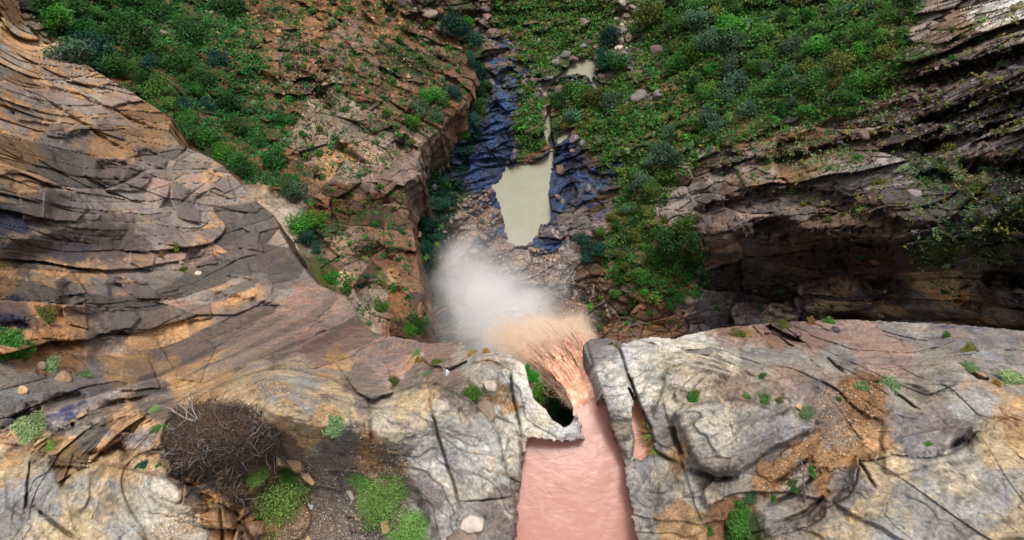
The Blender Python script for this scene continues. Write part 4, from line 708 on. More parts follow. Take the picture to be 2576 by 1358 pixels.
m_ += scatter([(2280,60),(2570,20),(2570,800),(2330,740),(1900,500),(1750,440),(2200,300)], 56, S_, ['olive','sage','olive','mid','grey'], 16, 34, 'shrub', 'shrub', G2, (val,), .7)
m_ += scatter([(1780,720),(2560,700),(2560,800),(1780,800)], 12, S_, ['deep','mid','olive'], 14, 28, 'shrub', 'shrub', G2, (val,), .8)
m_ += scatter([(1460,740),(1780,730),(1700,840),(1500,850)], 18, S_, ['mid','deep','olive','bright'], 16, 30, 'shrub', 'shrub', G2, (val,), .5)
print('shrubs', m_)

# palms with separate fronds
def frond_np(seed):
    r = np.random.RandomState(seed); V, Q = [], []; n = 7
    for i in range(n+1):
        t = i/n; x = t; z = .55*t-.75*t*t; wd = .11*math.sin(math.pi*(t*.85+.12))
        V += [(x, -wd, z-.04), (x, 0, z+.02), (x, wd, z-.04)]
    for i in range(n):
        b = 3*i; Q += [(b, b+3, b+4, b+1), (b+1, b+4, b+5, b+2)]
    return np.array(V, float), np.array(Q)
fv, fq = frond_np(1)
FROND = {k: mesh_np('frond', fv, fq, LEAF[k], np.ones((len(fv), 3))) for k in ('mid', 'deep', 'bright', 'olive')}
stv, stq = tubes_np([([(0,0,-.3),(0,0,0),(0,0,.18)], .09, .06)], 6); STEM = mesh_np('palm_stem', stv, stq, BARK)
def palm(px, py, s, m, only):
    g = ground(px, py, only)
    if g is None or not dry(px, py): return False
    p, d, _ = g; r = s/2/F*d; e = bpy.data.objects.new('palm', None); COL.objects.link(e); e.location = p; e.scale = (r, r, r); e.rotation_euler = (rnd(-.1, .1), rnd(-.1, .1), rnd(0, 6))
    link('stem', STEM, e)
    for k in range(12):
        f = link('frond', FROND[m], e); f.location = (0, 0, .16); f.rotation_euler = (rnd(-.2, .2), rnd(-.35, .25), k*2*math.pi/12+rnd(-.2, .2)); q = rnd(.8, 1.15); f.scale = (q, q*1.2, q)
    queue_label(e, px, py, f"{GREENWORD[m]} palm with star fronds", 'palm', 'small palms in the gorge'); return True
for poly, cnt, only in (([(300,60),(520,60),(700,330),(640,370),(480,280)], 20, (ls,)), ([(1620,20),(2250,20),(2180,260),(1850,340),(1600,520),(1700,700),(1620,720),(1560,560),(1600,300)], 34, (val,)), ([(860,600),(960,560),(1000,700),(900,700)], 4, (ls,)), ([(1300,210),(1380,250),(1370,370),(1310,390)], 8, (val,)), ([(1050,540),(1110,560),(1100,640),(1070,680)], 5, (val,))):
    P = np.array(poly); c = 0
    while c < cnt:
        q = rng.uniform(P.min(0), P.max(0))
        if in_poly(q[:1], q[1:], poly)[0]:
            palm(q[0], q[1], rnd(20, 32), ['mid', 'deep', 'bright', 'olive'][rng.randint(4)], only); c += 1

# undergrowth: joined leaf tufts nobody could count
def undergrowth(name, polys, per, mat, smin, smax, leaves, only, label, seed, steep=None):
    r = np.random.RandomState(seed); V, C = [], []
    for poly, n in zip(polys, per):
        P = np.array(poly); pts = r.uniform(P.min(0), P.max(0), (n*3, 2)); pts = pts[in_poly(pts[:, 0], pts[:, 1], poly)][:n]
        nz = .5+1.5*fbm(pts[:, 0]/55, pts[:, 1]/55, pts[:, 0]*0+seed, 1, 4)
        for (px, py), q in zip(pts, nz):
            if r.rand() > q+.15: continue
            S = only; i = min(np.searchsorted(S.ys, py), len(S.ys)-1); j = min(np.searchsorted(S.xs, px), len(S.xs)-1)
            if not S.inside[i, j]: continue
            z = S.Z[i, j]
            if z < -71.95 or (S is val and any(abs(px-cx_) < hx and abs(py-cy_) < hy for cx_, cy_, hx, hy in ((1452, 174, 54, 36), (1375, 220, 22, 26), (1424, 340, 26, 20), (1378, 320, 16, 50), (1505, 220, 22, 16)))): continue
            x, y, d = unproj(px, py, z); s = r.uniform(smin, smax)/2/F*d
            o = r.normal(size=(leaves, 3))*np.array([.5, .5, .3])*s; o[:, 2] = np.abs(o[:, 2]); c = np.array([x, y, z])+o; nn = r.normal(size=(leaves, 3)); nn[:, 2] = np.abs(nn[:, 2])+.6; nn /= np.linalg.norm(nn, axis=1)[:, None]
            t = np.cross(nn, r.normal(size=(leaves, 3))); t /= np.linalg.norm(t, axis=1)[:, None]; b = np.cross(nn, t); ls_ = s*r.uniform(.25, .5, (leaves, 1))
            V.append(np.stack([c-t*ls_, c-b*ls_*.5, c+t*ls_, c+b*ls_*.5], 1).reshape(-1, 3)); C.append(np.repeat(np.clip(r.uniform(.5, 1.5)*r.uniform(.7, 1.3, (leaves, 1))*(1+r.normal(size=3)*np.array([.3, .1, .15])), .2, 2.5), 4, 0))
    V = np.concatenate(V); C = np.concatenate(C); setp(link(name, mesh_np(name, V, np.arange(len(V)).reshape(-1, 4), mat, C)), label, None, None, 'stuff')
undergrowth('undergrowth', [[(1150,150),(1225,180),(1215,300),(1170,430),(1140,560),(1110,760),(1050,700),(1030,500)]], [2200], LEAF['teal'], 12, 26, 9, val, 'dark blue green growth at the foot of the inner gorge wall', 4)
undergrowth('undergrowth', [RV, [(1230,0),(1560,0),(1540,160),(1340,190),(1290,120)], [(1300,190),(1350,200),(1380,370),(1300,400)], [(1390,240),(1560,200),(1700,350),(1600,480),(1450,340)]],
            [7600, 1900, 550, 1500], LEAF['under'], 11, 24, 9, val, 'dense green undergrowth between the trees of the gorge', 3)
undergrowth('undergrowth', [[(1150,150),(1225,180),(1215,300),(1170,430),(1140,560),(1110,760),(1050,700),(1030,500)]], [2200], LEAF['teal'], 12, 26, 9, val, 'dark blue green growth at the foot of the inner gorge wall', 4)
undergrowth('undergrowth', [RV, [(1230,0),(1560,0),(1600,560),(1450,340),(1300,400)], [(1750,350),(2300,100),(2575,0),(2575,600),(2300,760),(2280,600),(1900,470)]], [1500, 1400, 1500], LEAF['olive'], 8, 20, 8, val, 'olive and yellowish low scrub on the right slope', 8)
undergrowth('undergrowth', [[(2280,400),(2575,400),(2575,700),(2350,740),(2290,640)], [(1880,370),(2100,340),(2200,440),(2000,430)], [(1700,420),(2000,360),(2300,200),(2250,300),(1950,400)]], [600, 350, 450], LEAF['sage'], 8, 20, 9, val, 'pale green and straw coloured plants on the right cliff ledges', 17)
undergrowth('undergrowth', [[(80,0),(600,0),(720,330),(760,470),(640,470),(480,340),(300,210),(120,100)], [(540,0),(1150,0),(1180,260),(1000,420),(900,460),(740,440),(600,200)], [(760,460),(1020,480),(1050,820),(900,820),(780,640)]], [4600, 1500, 400], LEAF['deep'], 11, 22, 9, ls, 'dark green undergrowth on the left gully slope', 13)
undergrowth('undergrowth', [[(300,0),(1150,0),(1180,260),(1000,420),(900,460),(740,440),(500,200)], [(760,460),(1020,480),(1050,820),(900,820),(780,640)]], [1500, 350], LEAF['olive'], 7, 14, 8, ls, 'olive grass and dry scrub on the gully slope', 14)
print('plants', round(time.time()-T0, 1))

# ------------------------------------------------------------------ boulders and loose stones
def rock_np(seed, lvl=3, cuts=15, sq=.7):
    r = np.random.RandomState(seed); n = 6*4**lvl
    import bmesh
    bm = bmesh.new(); bmesh.ops.create_icosphere(bm, subdivisions=lvl, radius=1); V = np.array([v.co[:] for v in bm.verts]); T = np.array([[v.index for v in f.verts] for f in bm.faces]); bm.free()
    for k in range(cuts):
        d = r.normal(size=3); d /= np.linalg.norm(d); h = r.uniform(.5, .82); p = V@d; V = V-np.maximum(p-h, 0)[:, None]*d*.96
    V *= np.array([1, r.uniform(.65, 1), sq*r.uniform(.75, 1.1)])
    V *= (1+.10*fbm(V[:, 0]+seed, V[:, 1], V[:, 2], 1.3, 3)+.03*fbm(V[:, 0]+seed, V[:, 1], V[:, 2], 5, 2))[:, None]
    col = 1+.35*fbm(V[:, 0]*1+seed*3, V[:, 1], V[:, 2], 2, 3); return V, T, np.clip(col, .4, 1.7)[:, None]*np.ones(3)
def stone_mat(name, col, rough=.75):
    m, nt, B, N, L = new_mat(name); at = N.new('ShaderNodeAttribute'); at.attribute_name = 'Col'; oi = N.new('ShaderNodeObjectInfo'); tc = N.new('ShaderNodeTexCoord')
    n = N.new('ShaderNodeTexNoise'); n.inputs['Scale'].default_value = 4; n.inputs['Detail'].default_value = 6; n.inputs['Roughness'].default_value = .65; L.new(tc.outputs['Object'], n.inputs['Vector'])
    r = N.new('ShaderNodeMapRange'); r.inputs[1].default_value = .3; r.inputs[2].default_value = .7; r.inputs[3].default_value = .6; r.inputs[4].default_value = 1.35; L.new(n.outputs[0], r.inputs[0])
    r2 = N.new('ShaderNodeMapRange'); r2.inputs[3].default_value = .7; r2.inputs[4].default_value = 1.3; L.new(oi.outputs['Random'], r2.inputs[0]); mu = N.new('ShaderNodeMath'); mu.operation = 'MULTIPLY'; L.new(r.outputs[0], mu.inputs[0]); L.new(r2.outputs[0], mu.inputs[1])
    v = N.new('ShaderNodeVectorMath'); v.operation = 'MULTIPLY'; v.inputs[1].default_value = col; L.new(at.outputs['Color'], v.inputs[0]); sc = N.new('ShaderNodeVectorMath'); sc.operation = 'SCALE'; L.new(v.outputs[0], sc.inputs[0]); L.new(mu.outputs[0], sc.inputs['Scale'])
    L.new(sc.outputs[0], B.inputs['Base Color']); B.inputs['Roughness'].default_value = rough
    bp = N.new('ShaderNodeBump'); bp.inputs['Strength'].default_value = .5; bp.inputs['Distance'].default_value = .04; L.new(n.outputs[0], bp.inputs['Height']); L.new(bp.outputs[0], B.inputs['Normal'])
    return m
STM = dict(brown=stone_mat('stone_brown', (.16, .10, .08)), grey=stone_mat('stone_grey', (.17, .145, .135)), tan=stone_mat('stone_tan', (.24, .175, .13)), purple=stone_mat('stone_purple', (.12, .095, .115), .5), pale=stone_mat('stone_pale', (.48, .40, .33)), dark=stone_mat('stone_dark', (.06, .045, .045), .5), ochre=stone_mat('stone_ochre', (.42, .27, .15)))
ROCKS = {}
def boulder(px, py, s, m, what, name='boulder', group='boulders on the gorge floor', cat='boulder', only=None, v=None, label=None, sq=None, rot=None):
    g = ground(px, py, only)
    if g is None: return
    p, d, S_ = g; v = rng.randint(8) if v is None else v
    if (v, m) not in ROCKS:
        a = rock_np(100+v, 3); ROCKS[(v, m)] = mesh_np('boulder', a[0], a[1], STM[m], a[2])
    if S_ is val and p.z < -72.2: p.z = -72.25
    r = s/2/F*d; o = link(name, ROCKS[(v, m)]); o.location = p+Vector((0, 0, .25*r)); o.scale = (r, r, r*(sq or rnd(.8, 1.1))); o.rotation_euler = (rnd(-.25, .25), rnd(-.25, .25), rnd(0, 6.28) if rot is None else rot)
    if label: setp(o, label, cat, group)
    else: queue_label(o, px, py, what or f"{m} boulder", cat, group)
    taken.append((px, py, s*.8)); return o
for px, py, s, m in [(985,22,62,'grey'),(1010,8,34,'grey'),(1085,38,50,'tan'),(415,90,26,'brown'),(1605,246,48,'grey'),(1660,243,44,'grey'),(1655,130,40,'brown'),(1470,60,34,'brown'),(1314,413,36,'purple'),(1290,400,22,'dark'),(1278,408,20,'dark'),(1296,382,24,'dark'),(1442,354,36,'purple'),(1466,362,26,'purple'),(1438,380,22,'brown'),
    (1408,428,34,'brown'),(1402,498,22,'brown'),(1414,508,16,'brown'),(1478,475,28,'purple'),(1216,594,34,'tan'),(1190,575,22,'grey'),(1240,560,18,'grey'),(1150,520,22,'tan'),(1120,570,22,'purple'),(1330,226,22,'purple'),(1315,210,20,'brown'),(1340,204,18,'brown'),(1395,160,30,'grey'),(1420,140,34,'grey'),(1440,150,28,'brown'),
    (1355,226,20,'brown'),(1500,205,20,'brown'),(1516,196,18,'brown'),(1510,190,14,'brown'),(1565,5,26,'pale'),(1560,30,24,'grey'),(1575,45,24,'tan'),(1568,80,28,'grey'),(1580,100,26,'brown'),(1555,125,26,'pale'),(1550,50,20,'pale'),(1545,70,18,'tan'),(1590,20,24,'grey'),(1588,60,20,'brown'),(1225,45,30,'brown'),(1215,60,24,'brown'),(1235,85,30,'brown'),
    (1222,25,24,'grey'),(1480,110,24,'brown'),(1500,122,22,'brown'),(1465,120,22,'grey'),(1350,240,22,'grey'),(1405,230,36,'tan'),(1335,255,18,'brown'),(1440,300,22,'tan'),(1425,280,20,'brown'),(1092,472,26,'purple'),(1055,590,20,'tan'),(850,395,22,'tan'),(1800,105,14,'brown'),(1330,300,14,'purple'),(1500,345,16,'brown'),(1480,590,24,'brown'),
    (1505,790,26,'dark'),(1470,810,24,'dark'),(1510,820,16,'purple'),(1190,640,26,'tan'),(1230,660,20,'tan'),(1270,640,22,'tan'),(1250,680,24,'tan'),(1305,650,26,'tan'),(1160,600,20,'tan'),(1135,560,18,'brown')]:
    boulder(px, py, s, m, None)
def scatter_rocks(poly, n, ms, a, b, group, k=.35, name='boulder', only=None):
    P = np.array(poly); c = 0; t = 0
    while c < n and t < n*20:
        t += 1; q = rng.uniform(P.min(0), P.max(0)); s = a+(b-a)*rnd(0, 1)**2
        if in_poly(q[:1], q[1:], poly)[0] and free(q[0], q[1], s, k) and dry(q[0], q[1]): boulder(q[0], q[1], s, ms[rng.randint(len(ms))], None, name, group, only=only); c += 1
G3 = 'boulders on the gorge floor'
scatter_rocks([(1120,530),(1230,480),(1262,600),(1340,625),(1420,700),(1330,720),(1180,700),(1110,620)], 95, ['tan','grey','brown','tan'], 8, 22, G3, .42, only=(val,))
scatter_rocks([(1540,0),(1600,0),(1590,130),(1500,190),(1440,160),(1540,100)], 34, ['brown','tan','pale','grey'], 10, 22, G3, .4, only=(val,))
scatter_rocks([(1320,200),(1350,180),(1350,250),(1500,240),(1520,200),(1480,100),(1400,130),(1300,230)], 30, ['brown','purple','grey'], 9, 18, G3, .4, only=(val,))
scatter_rocks([(1190,0),(1260,0),(1270,130),(1210,110)], 22, ['brown','grey'], 10, 20, G3, .45, only=(val,))
scatter_rocks([(500,0),(1100,0),(1150,150),(1000,260),(800,300),(640,250)], 28, ['tan','ochre','brown','grey'], 8, 18, G3, .8, only=(ls,))
G5 = 'fallen blocks on the right cliff'
scatter_rocks([(1750,440),(2000,360),(2300,250),(2575,150),(2575,600),(2300,600),(1850,560)], 46, ['brown','dark','grey','brown'], 12, 36, G5, .7, 'rock_block', only=(val,))
scatter_rocks([(1760,740),(2000,700),(2300,700),(2560,690),(2560,805),(2200,795),(1760,815)], 34, ['brown','dark','tan','grey'], 12, 34, G5, .6, 'rock_block', only=(val,))
scatter_rocks([(1450,720),(1700,740),(1720,820),(1480,830)], 22, ['brown','dark','brown'], 10, 28, G5, .6, 'rock_block', only=(val,))
# far scree and gravel, uncountable
def gravel(name, poly, n, mats_cols, smin, smax, only, label, seed, mat, clump=0):
    r = np.random.RandomState(seed); P = np.array(poly); pts = r.uniform(P.min(0), P.max(0), (n*2, 2)); pts = pts[in_poly(pts[:, 0], pts[:, 1], poly)][:n]
    if clump: pts = pts[(fbm(pts[:, 0]/70, pts[:, 1]/70, pts[:, 0]*0+seed, 1, 3)+r.uniform(-.25, .25, len(pts))) > clump-1]
    S = only; i = np.minimum(np.searchsorted(S.ys, pts[:, 1]), len(S.ys)-1); j = np.minimum(np.searchsorted(S.xs, pts[:, 0]), len(S.xs)-1); ok = S.inside[i, j]; pts, i, j = pts[ok], i[ok], j[ok]
    z = S.Z[i, j]; x, y, d = unproj(pts[:, 0], pts[:, 1], z); m = len(pts); s = (smin+(smax-smin)*r.rand(m)**3)/2/F*d
    base = np.array([(1,0,-.3),(.3,.95,-.3),(-.85,.5,-.3),(-.8,-.6,-.3),(.35,-.9,-.3),(.45,.1,.62),(-.3,.45,.5),(-.25,-.4,.6)], float)
    fc = np.array([(0,1,6,5),(1,2,6,6),(2,3,7,6),(3,4,7,7),(4,0,5,7),(5,6,7,7)])
    a = r.uniform(0, 6.28, m); ca, sa = np.cos(a)[:, None], np.sin(a)[:, None]; B = base[None]*r.uniform(.65, 1.3, (m, 8, 3)); X_ = B[..., 0]*ca-B[..., 1]*sa; Y_ = B[..., 0]*sa+B[..., 1]*ca
    V = np.stack([x[:, None]+X_*s[:, None], y[:, None]+Y_*s[:, None], z[:, None]+B[..., 2]*s[:, None]], -1).reshape(-1, 3)
    T_ = np.array([(0,1,6),(0,6,5),(1,2,6),(2,3,7),(2,7,6),(3,4,7),(4,0,5),(4,5,7),(5,6,7)]); Q = (T_[None]+8*np.arange(m)[:, None, None]).reshape(-1, 3)
    C = np.array(mats_cols)[r.randint(len(mats_cols), size=m)]*r.uniform(.6, 1.35, (m, 1)); setp(link(name, mesh_np(name, V, Q, mat, np.repeat(C, 8, 0), np.zeros(len(V)))), label, None, None, 'stuff')
gravel('scree', [(1110,520),(1230,470),(1260,600),(1420,640),(1440,740),(1180,760),(1090,640)], 3500, [PAL['N'], PAL['T'], PAL['B'], PAL['L']], 2.5, 9, val, 'loose rubble on the gorge floor below the pool', 1, M_FAR)
gravel('scree', [(1180,0),(1620,0),(1600,330),(1400,260),(1290,220),(1230,130)], 2200, [PAL['N'], PAL['B'], PAL['R']], 2.5, 9, val, 'stones between the plants along the upper stream', 2, M_FAR)
gravel('scree', [(480,0),(1140,0),(1170,200),(1050,340),(900,460),(760,430),(640,250)], 3800, [PAL['N'], PAL['O'], PAL['B'], PAL['T']], 2.5, 8, ls, 'stony debris on the orange gully slope', 3, M_FAR)
gravel('scree', [(1780,430),(2300,100),(2575,0),(2575,480),(2200,420)], 2600, [PAL['N'], PAL['B'], PAL['D'], PAL['L']], 2.5, 9, val, 'broken rock on the ledges of the right cliff', 4, M_FAR)
gravel('gravel', [(760,1090),(880,1060),(980,1140),(1010,1230),(1060,1358),(700,1358),(730,1230)], 9000, [PAL['V'], PAL['N'], PAL['P'], PAL['D'], PAL['G']], 1.6, 5, near, 'grey gravel bed between the bushes on the plateau', 5, M_NEAR)
gravel('gravel', [(1010,1130),(900,1120),(880,1180),(960,1230),(1030,1200)], 1500, [PAL['O'], PAL['S'], PAL['Y']], 1.6, 5, near, 'orange leaf litter and grit on the gravel bed', 6, M_NEAR)
gravel('gravel', [(770,1130),(850,1150),(850,1350),(760,1350)], 1300, [PAL['O'], PAL['S'], PAL['B']], 1.6, 4.5, near, 'orange litter along the left of the gravel bed', 7, M_NEAR)
gravel('gravel', [(2030,1000),(2130,960),(2230,960),(2200,1060),(2180,1120),(2060,1180),(1960,1240),(1880,1230),(1990,1130),(2070,1080)], 3200, [PAL['O'], PAL['Y'], PAL['S'], PAL['T']], 1.6, 6, near, 'tan grit in the hollows of the right plateau', 8, M_NEAR)
gravel('gravel', [(420,1290),(520,1290),(480,1358),(330,1358)], 420, [PAL['Y'], PAL['W'], PAL['O']], 2, 7, near, 'pale chips on the bottom left slab', 9, M_NEAR)
gravel('gravel', [(590,960),(720,960),(730,990),(640,1000)], 420, [PAL['Y'], PAL['T'], PAL['S']], 1.8, 5, near, 'gravel in the shallow dish on the left plateau', 10, M_NEAR)
print('stones', round(time.time()-T0, 1))

# ------------------------------------------------------------------ near stones, bushes and dead wood
def block(name, outline, thick, zoff, mat, label, cat, group=None, tilt=0, seed=0):
    """a slab traced on the ground: closed outline, own thickness, rough top and sides"""
    cx = sum(p[0] for p in outline)/len(outline); cy = sum(p[1] for p in outline)/len(outline); p0, d, _ = ground(cx, cy)
    pts = []; n = len(outline)
    for i in range(n):
        a, b = outline[i], outline[(i+1) % n]; k = max(2, int(math.hypot(b[0]-a[0], b[1]-a[1])/6))
        for q in range(k): pts.append((a[0]+(b[0]-a[0])*q/k, a[1]+(b[1]-a[1])*q/k))
    pts = np.array(pts); top = p0.z+zoff+thick; x, y, _ = unproj(pts[:, 0]+edge_noise(pts[:, 0], pts[:, 1], 9, 2.5, seed), pts[:, 1]+edge_noise(pts[:, 0], pts[:, 1], 9, 2.5, seed+4), top); c0 = np.array([x.mean(), y.mean(), top]); L = len(pts); rings = [(.0, 0), (.3, 0), (.6, 0), (.82, 0), (.93, -.02), (.99, -.10), (1.02, -.3), (1.03, -.6), (1.0, -1.25)]
    V = []; 
    for s_, dz in rings:
        for i in range(L):
            X = c0[0]+(x[i]-c0[0])*s_; Y = c0[1]+(y[i]-c0[1])*s_; nn = float(pnoise(X*5+seed, Y*5, dz*3))*.035+float(pnoise(X*16+seed, Y*16, dz*5))*.012
            V.append((X+nn*(dz < 0), Y-nn*(dz < 0), top+dz*thick+nn*(s_ < 1)+tilt*(X-c0[0])))
    V = np.array(V)-np.array([c0[0], c0[1], p0.z]); Q = [(r*L+i, r*L+(i+1) % L, (r+1)*L+(i+1) % L, (r+1)*L+i) for r in range(len(rings)-1) for i in range(L)]
    Q = np.array(Q)[:, ::-1]; C = np.clip(1+.5*fbm(V[:, 0]*1+seed, V[:, 1], V[:, 2], 4, 4), .4, 1.6)[:, None]*np.ones(3)
    o = link(name, mesh_np(name, V, Q, STM[mat], C)); o.location = (c0[0], c0[1], p0.z); setp(o, label, cat, group); return o
block('stone_slab', [(1160,1306),(1184,1295),(1216,1304),(1212,1336),(1180,1342),(1156,1330)], .22, .02, 'pale', 'square grey stone with pale edges lying on the bottom plateau left of the river', 'stone slab', 'loose slabs left of the river', 0, 1)
block('stone_slab', [(1126,1352),(1160,1328),(1200,1345),(1204,1372),(1120,1376)], .16, .0, 'tan', 'flat tan stone cut off by the bottom edge below the square stone', 'stone slab', 'loose slabs left of the river', 0, 2)
block('stone_slab', [(716,1158),(740,1149),(758,1162),(756,1180),(738,1184)], .22, 0, 'ochre', 'angular ochre stone at the lower right rim of the dead brush heap', 'stone slab', 'ochre stones by the left bush', 0, 3)
block('stone_slab', [(752,1184),(768,1180),(790,1212),(786,1220),(762,1206)], .16, 0, 'ochre', 'long ochre stone right of the big left bush', 'stone slab', 'ochre stones by the left bush', 0, 4)
block('stone_slab', [(694,1146),(704,1144),(706,1166),(698,1170)], .2, 0, 'ochre', 'narrow ochre stone standing against the dead brush', 'stone slab', 'ochre stones by the left bush', 0, 5)
block('stone_slab', [(868,1234),(880,1233),(890,1252),(884,1258)], .1, 0, 'pale', 'thin pale flake on the gravel left of the middle bush', 'stone slab', None, 0, 6)
block('stone_slab', [(955,1312),(975,1308),(980,1340),(960,1344)], .2, 0, 'ochre', 'tan block between the middle bush and the bottom bush', 'stone slab', None, 0, 7)
block('stone_slab', [(890,1296),(912,1300),(906,1312),(890,1308)], .12, 0, 'ochre', 'small tan stone below left of the middle bush', 'stone slab', None, 0, 8)
block('stone_slab', [(1214,960),(1240,955),(1250,966),(1246,982),(1226,984)], .3, .05, 'pale', 'rounded pale cobble with a white end left of the rock rim', 'stone slab', None, 0, 9)
block('stone_slab', [(1730,885),(1790,872),(1812,876),(1806,888),(1770,892),(1735,894)], .14, .0, 'grey', 'long grey slab on the lip of the right plateau', 'stone slab', None, 0, 10)
block('stone_slab', [(1172,1003),(1200,992),(1236,1010),(1246,1040),(1230,1066),(1196,1040)], .25, -.05, 'tan', 'rounded brown rock hump under the green tuft left of the pothole', 'rock', None, 0, 11)
for px, py, s, m, lb in ((720,1040,12,'pale','small pale stone on the upper right rim of the brush heap'),(778,1358,22,'ochre','ochre stone at the bottom edge below the left bush'),(2012,1028,26,'ochre','round brown stone right of the pointed tip of the table rock'),(1815,1010,14,'ochre','small ochre stone on the upper rim of the table rock'),(905,1150,10,'pale','small pale chip on the orange litter'),
    (60,985,26,'ochre','ochre stone in the upper left rubble pocket of the plateau'),(160,955,34,'ochre','largest orange block in the rubble pocket at the left'),(105,925,26,'tan','tan stone below the shrubs at the left edge'),(455,662,16,'tan','tan stone under the yellow flowering bush on the left cliff'),(500,690,18,'pale','pale stone right of the yellow flowering bush'),
    (2200,660,24,'brown','brown block on the right cliff beside the green ledge'),(2420,700,30,'dark','dark block among the ledges left of the right black wall'),(2100,830,24,'dark','dark stone on the right plateau lip below the cave')):
    boulder(px, py, s, m, None, 'stone', None, 'stone', label=lb)

NB = []
def near_plant(name, kind, mat, px, py, s, label, v=0, sq=1., cat='bush', dz=0, extra=()):
    e = add_plant(name, kind, mat, px, py, s, '', cat, None, (near,), v, ('foliage', 'stems'), dz, label, sq); NB.append(e); return e
near_plant('acacia_bush', 'near', 'lime', 690, 1250, 168, 'biggest light green feathery bush below the dead brush heap', 0)
near_plant('acacia_bush', 'near', 'lime', 640, 1195, 60, 'small light green sprig at the upper left of the biggest bush', 1)
near_plant('acacia_bush', 'near', 'mid', 728, 1190, 46, 'small dark green sprig at the upper right of the biggest bush', 2)
near_plant('acacia_bush', 'near', 'lime', 965, 1255, 132, 'middle light green feathery bush on the gravel bed', 1)
near_plant('acacia_bush', 'near', 'lime', 912, 1205, 62, 'small green offshoot at the upper left of the middle bush', 3)
near_plant('acacia_bush', 'near', 'lime', 1040, 1338, 104, 'light green bush cut by the bottom edge below the middle bush', 2)
near_plant('cushion_bush', 'cushion', 'sage', 838, 1072, 60, 'round grey green cushion plant at the top of the gravel bed', 0, .7)
near_plant('cushion_bush', 'cushion', 'sage', 393, 1035, 36, 'pale green cushion at the upper left of the dead brush heap', 1, .7)
near_plant('cushion_bush', 'cushion', 'mid', 400, 1082, 38, 'darker green cushion left of the dead brush heap', 2, .7)
near_plant('cushion_bush', 'cushion', 'sage', 80, 1074, 74, 'wide pale green bush on the grey ledge at far left', 3, .6)
near_plant('cushion_bush', 'cushion', 'teal', 358, 1172, 34, 'small blue green herb in the crevice below the brush heap', 1, .6)
near_plant('herb', 'weed', 'lime', 130, 1120, 30, 'thin yellow green herb below the wide pale bush', 1)
near_plant('herb', 'weed', 'bright', 400, 1170, 18, 'tiny green herb right of the blue green herb', 2)
near_plant('cushion_bush', 'cushion', 'mid', 18, 865, 70, 'upper green bush at the left edge of the picture', 0, .6)
near_plant('cushion_bush', 'cushion', 'mid', 52, 898, 76, 'lower green bush at the left edge above the rubble pocket', 1, .6)
near_plant('cushion_bush', 'cushion', 'sage', 128, 930, 52, 'pale shrub inside the rubble pocket at the left', 2, .7)
near_plant('cushion_bush', 'cushion', 'sage', 210, 945, 34, 'dull green shrub right of the rubble pocket', 3, .7)
near_plant('cushion_bush', 'cushion', 'olive', 110, 797, 62, 'olive bush between the dark blue rock and the orange rubble', 2, .6)
near_plant('cushion_bush', 'cushion', 'olive', 428, 628, 42, 'olive bush beside the yellow flowers on the left cliff', 3, .7)
near_plant('flowering_bush', 'weed', 'dry', 405, 648, 30, 'left yellow flowering tuft on the left cliff', 0)
near_plant('flowering_bush', 'weed', 'dry', 445, 630, 20, 'upper right yellow flowering tuft on the left cliff', 1)
near_plant('cushion_bush', 'cushion', 'olive', 460, 682, 30, 'small olive bush below the yellow flowers on the left cliff', 0, .7)
near_plant('cushion_bush', 'cushion', 'mid', 1190, 988, 54, 'bright green tuft in the crevice left of the rock rim', 0, .9)
near_plant('cushion_bush', 'cushion', 'dry', 1052, 910, 34, 'dry brown shrub beside the pink block', 1, .8)
near_plant('cushion_bush', 'cushion', 'sage', 1046, 893, 30, 'pale grass tuft left of the pink block', 2, .8)
near_plant('cushion_bush', 'cushion', 'olive', 985, 965, 46, 'olive dry shrub under the dark boulder on the lip', 3, .7)
near_plant('cushion_bush', 'cushion', 'sage', 1076, 942, 22, 'small sage plant left of the bare white snag', 0, 1)
near_plant('cushion_bush', 'cushion', 'olive', 1100, 914, 46, 'green and brown scrub under the pink block', 1, .6)
near_plant('cushion_bush', 'cushion', 'dry', 1188, 890, 26, 'yellow dry grass right of the pink block', 2, .7)
near_plant('cushion_bush', 'cushion', 'dry', 1222, 888, 26, 'yellow dry grass on the lip near the spray', 3, .7)
near_plant('cushion_bush', 'cushion', 'mid', 1743, 1004, 42, 'bright green tuft above the left corner of the table rock', 0, .6)
near_plant('cushion_bush', 'cushion', 'dry', 1752, 988, 24, 'dry straw tuft above the green tuft on the right plateau', 1, .8)
near_plant('cushion_bush', 'cushion', 'sage', 2030, 1040, 44, 'grey green bush at the right tip of the table rock', 2, .7)
near_plant('cushion_bush', 'cushion', 'sage', 2168, 975, 44, 'left pale green bush at the brown hollow', 3, .9)
near_plant('cushion_bush', 'cushion', 'sage', 2236, 968, 48, 'right pale green bush at the brown hollow', 0, .6)
near_plant('herb', 'weed', 'mid', 2110, 1005, 20, 'small herb in the middle of the brown hollow', 0)
near_plant('herb', 'weed', 'mid', 1915, 945, 28, 'thin green tuft by the crack on the right plateau', 1)
near_plant('herb', 'weed', 'olive', 1960, 1008, 24, 'small olive tuft above the tip of the table rock', 2)
near_plant('grass_patch', 'weed', 'mid', 1925, 1012, 46, 'dark grass in the trench along the top of the table rock', 3, .5)
near_plant('grass_patch', 'weed', 'mid', 1880, 1000, 36, 'grass at the start of the trench above the table rock', 0, .5)
near_plant('flowering_bush', 'weed', 'dry', 2505, 966, 28, 'yellow flower tuft near the right edge', 1)
near_plant('cushion_bush', 'cushion', 'sage', 2548, 960, 66, 'grey green bush at the right edge with yellow flowers beside', 1, .6)
near_plant('cushion_bush', 'cushion', 'sage', 2438, 925, 36, 'small pale bush by the crack near the right edge', 2, .7)
near_plant('cushion_bush', 'cushion', 'olive', 2440, 882, 46, 'olive and reddish bush on the right lip', 3, .5)
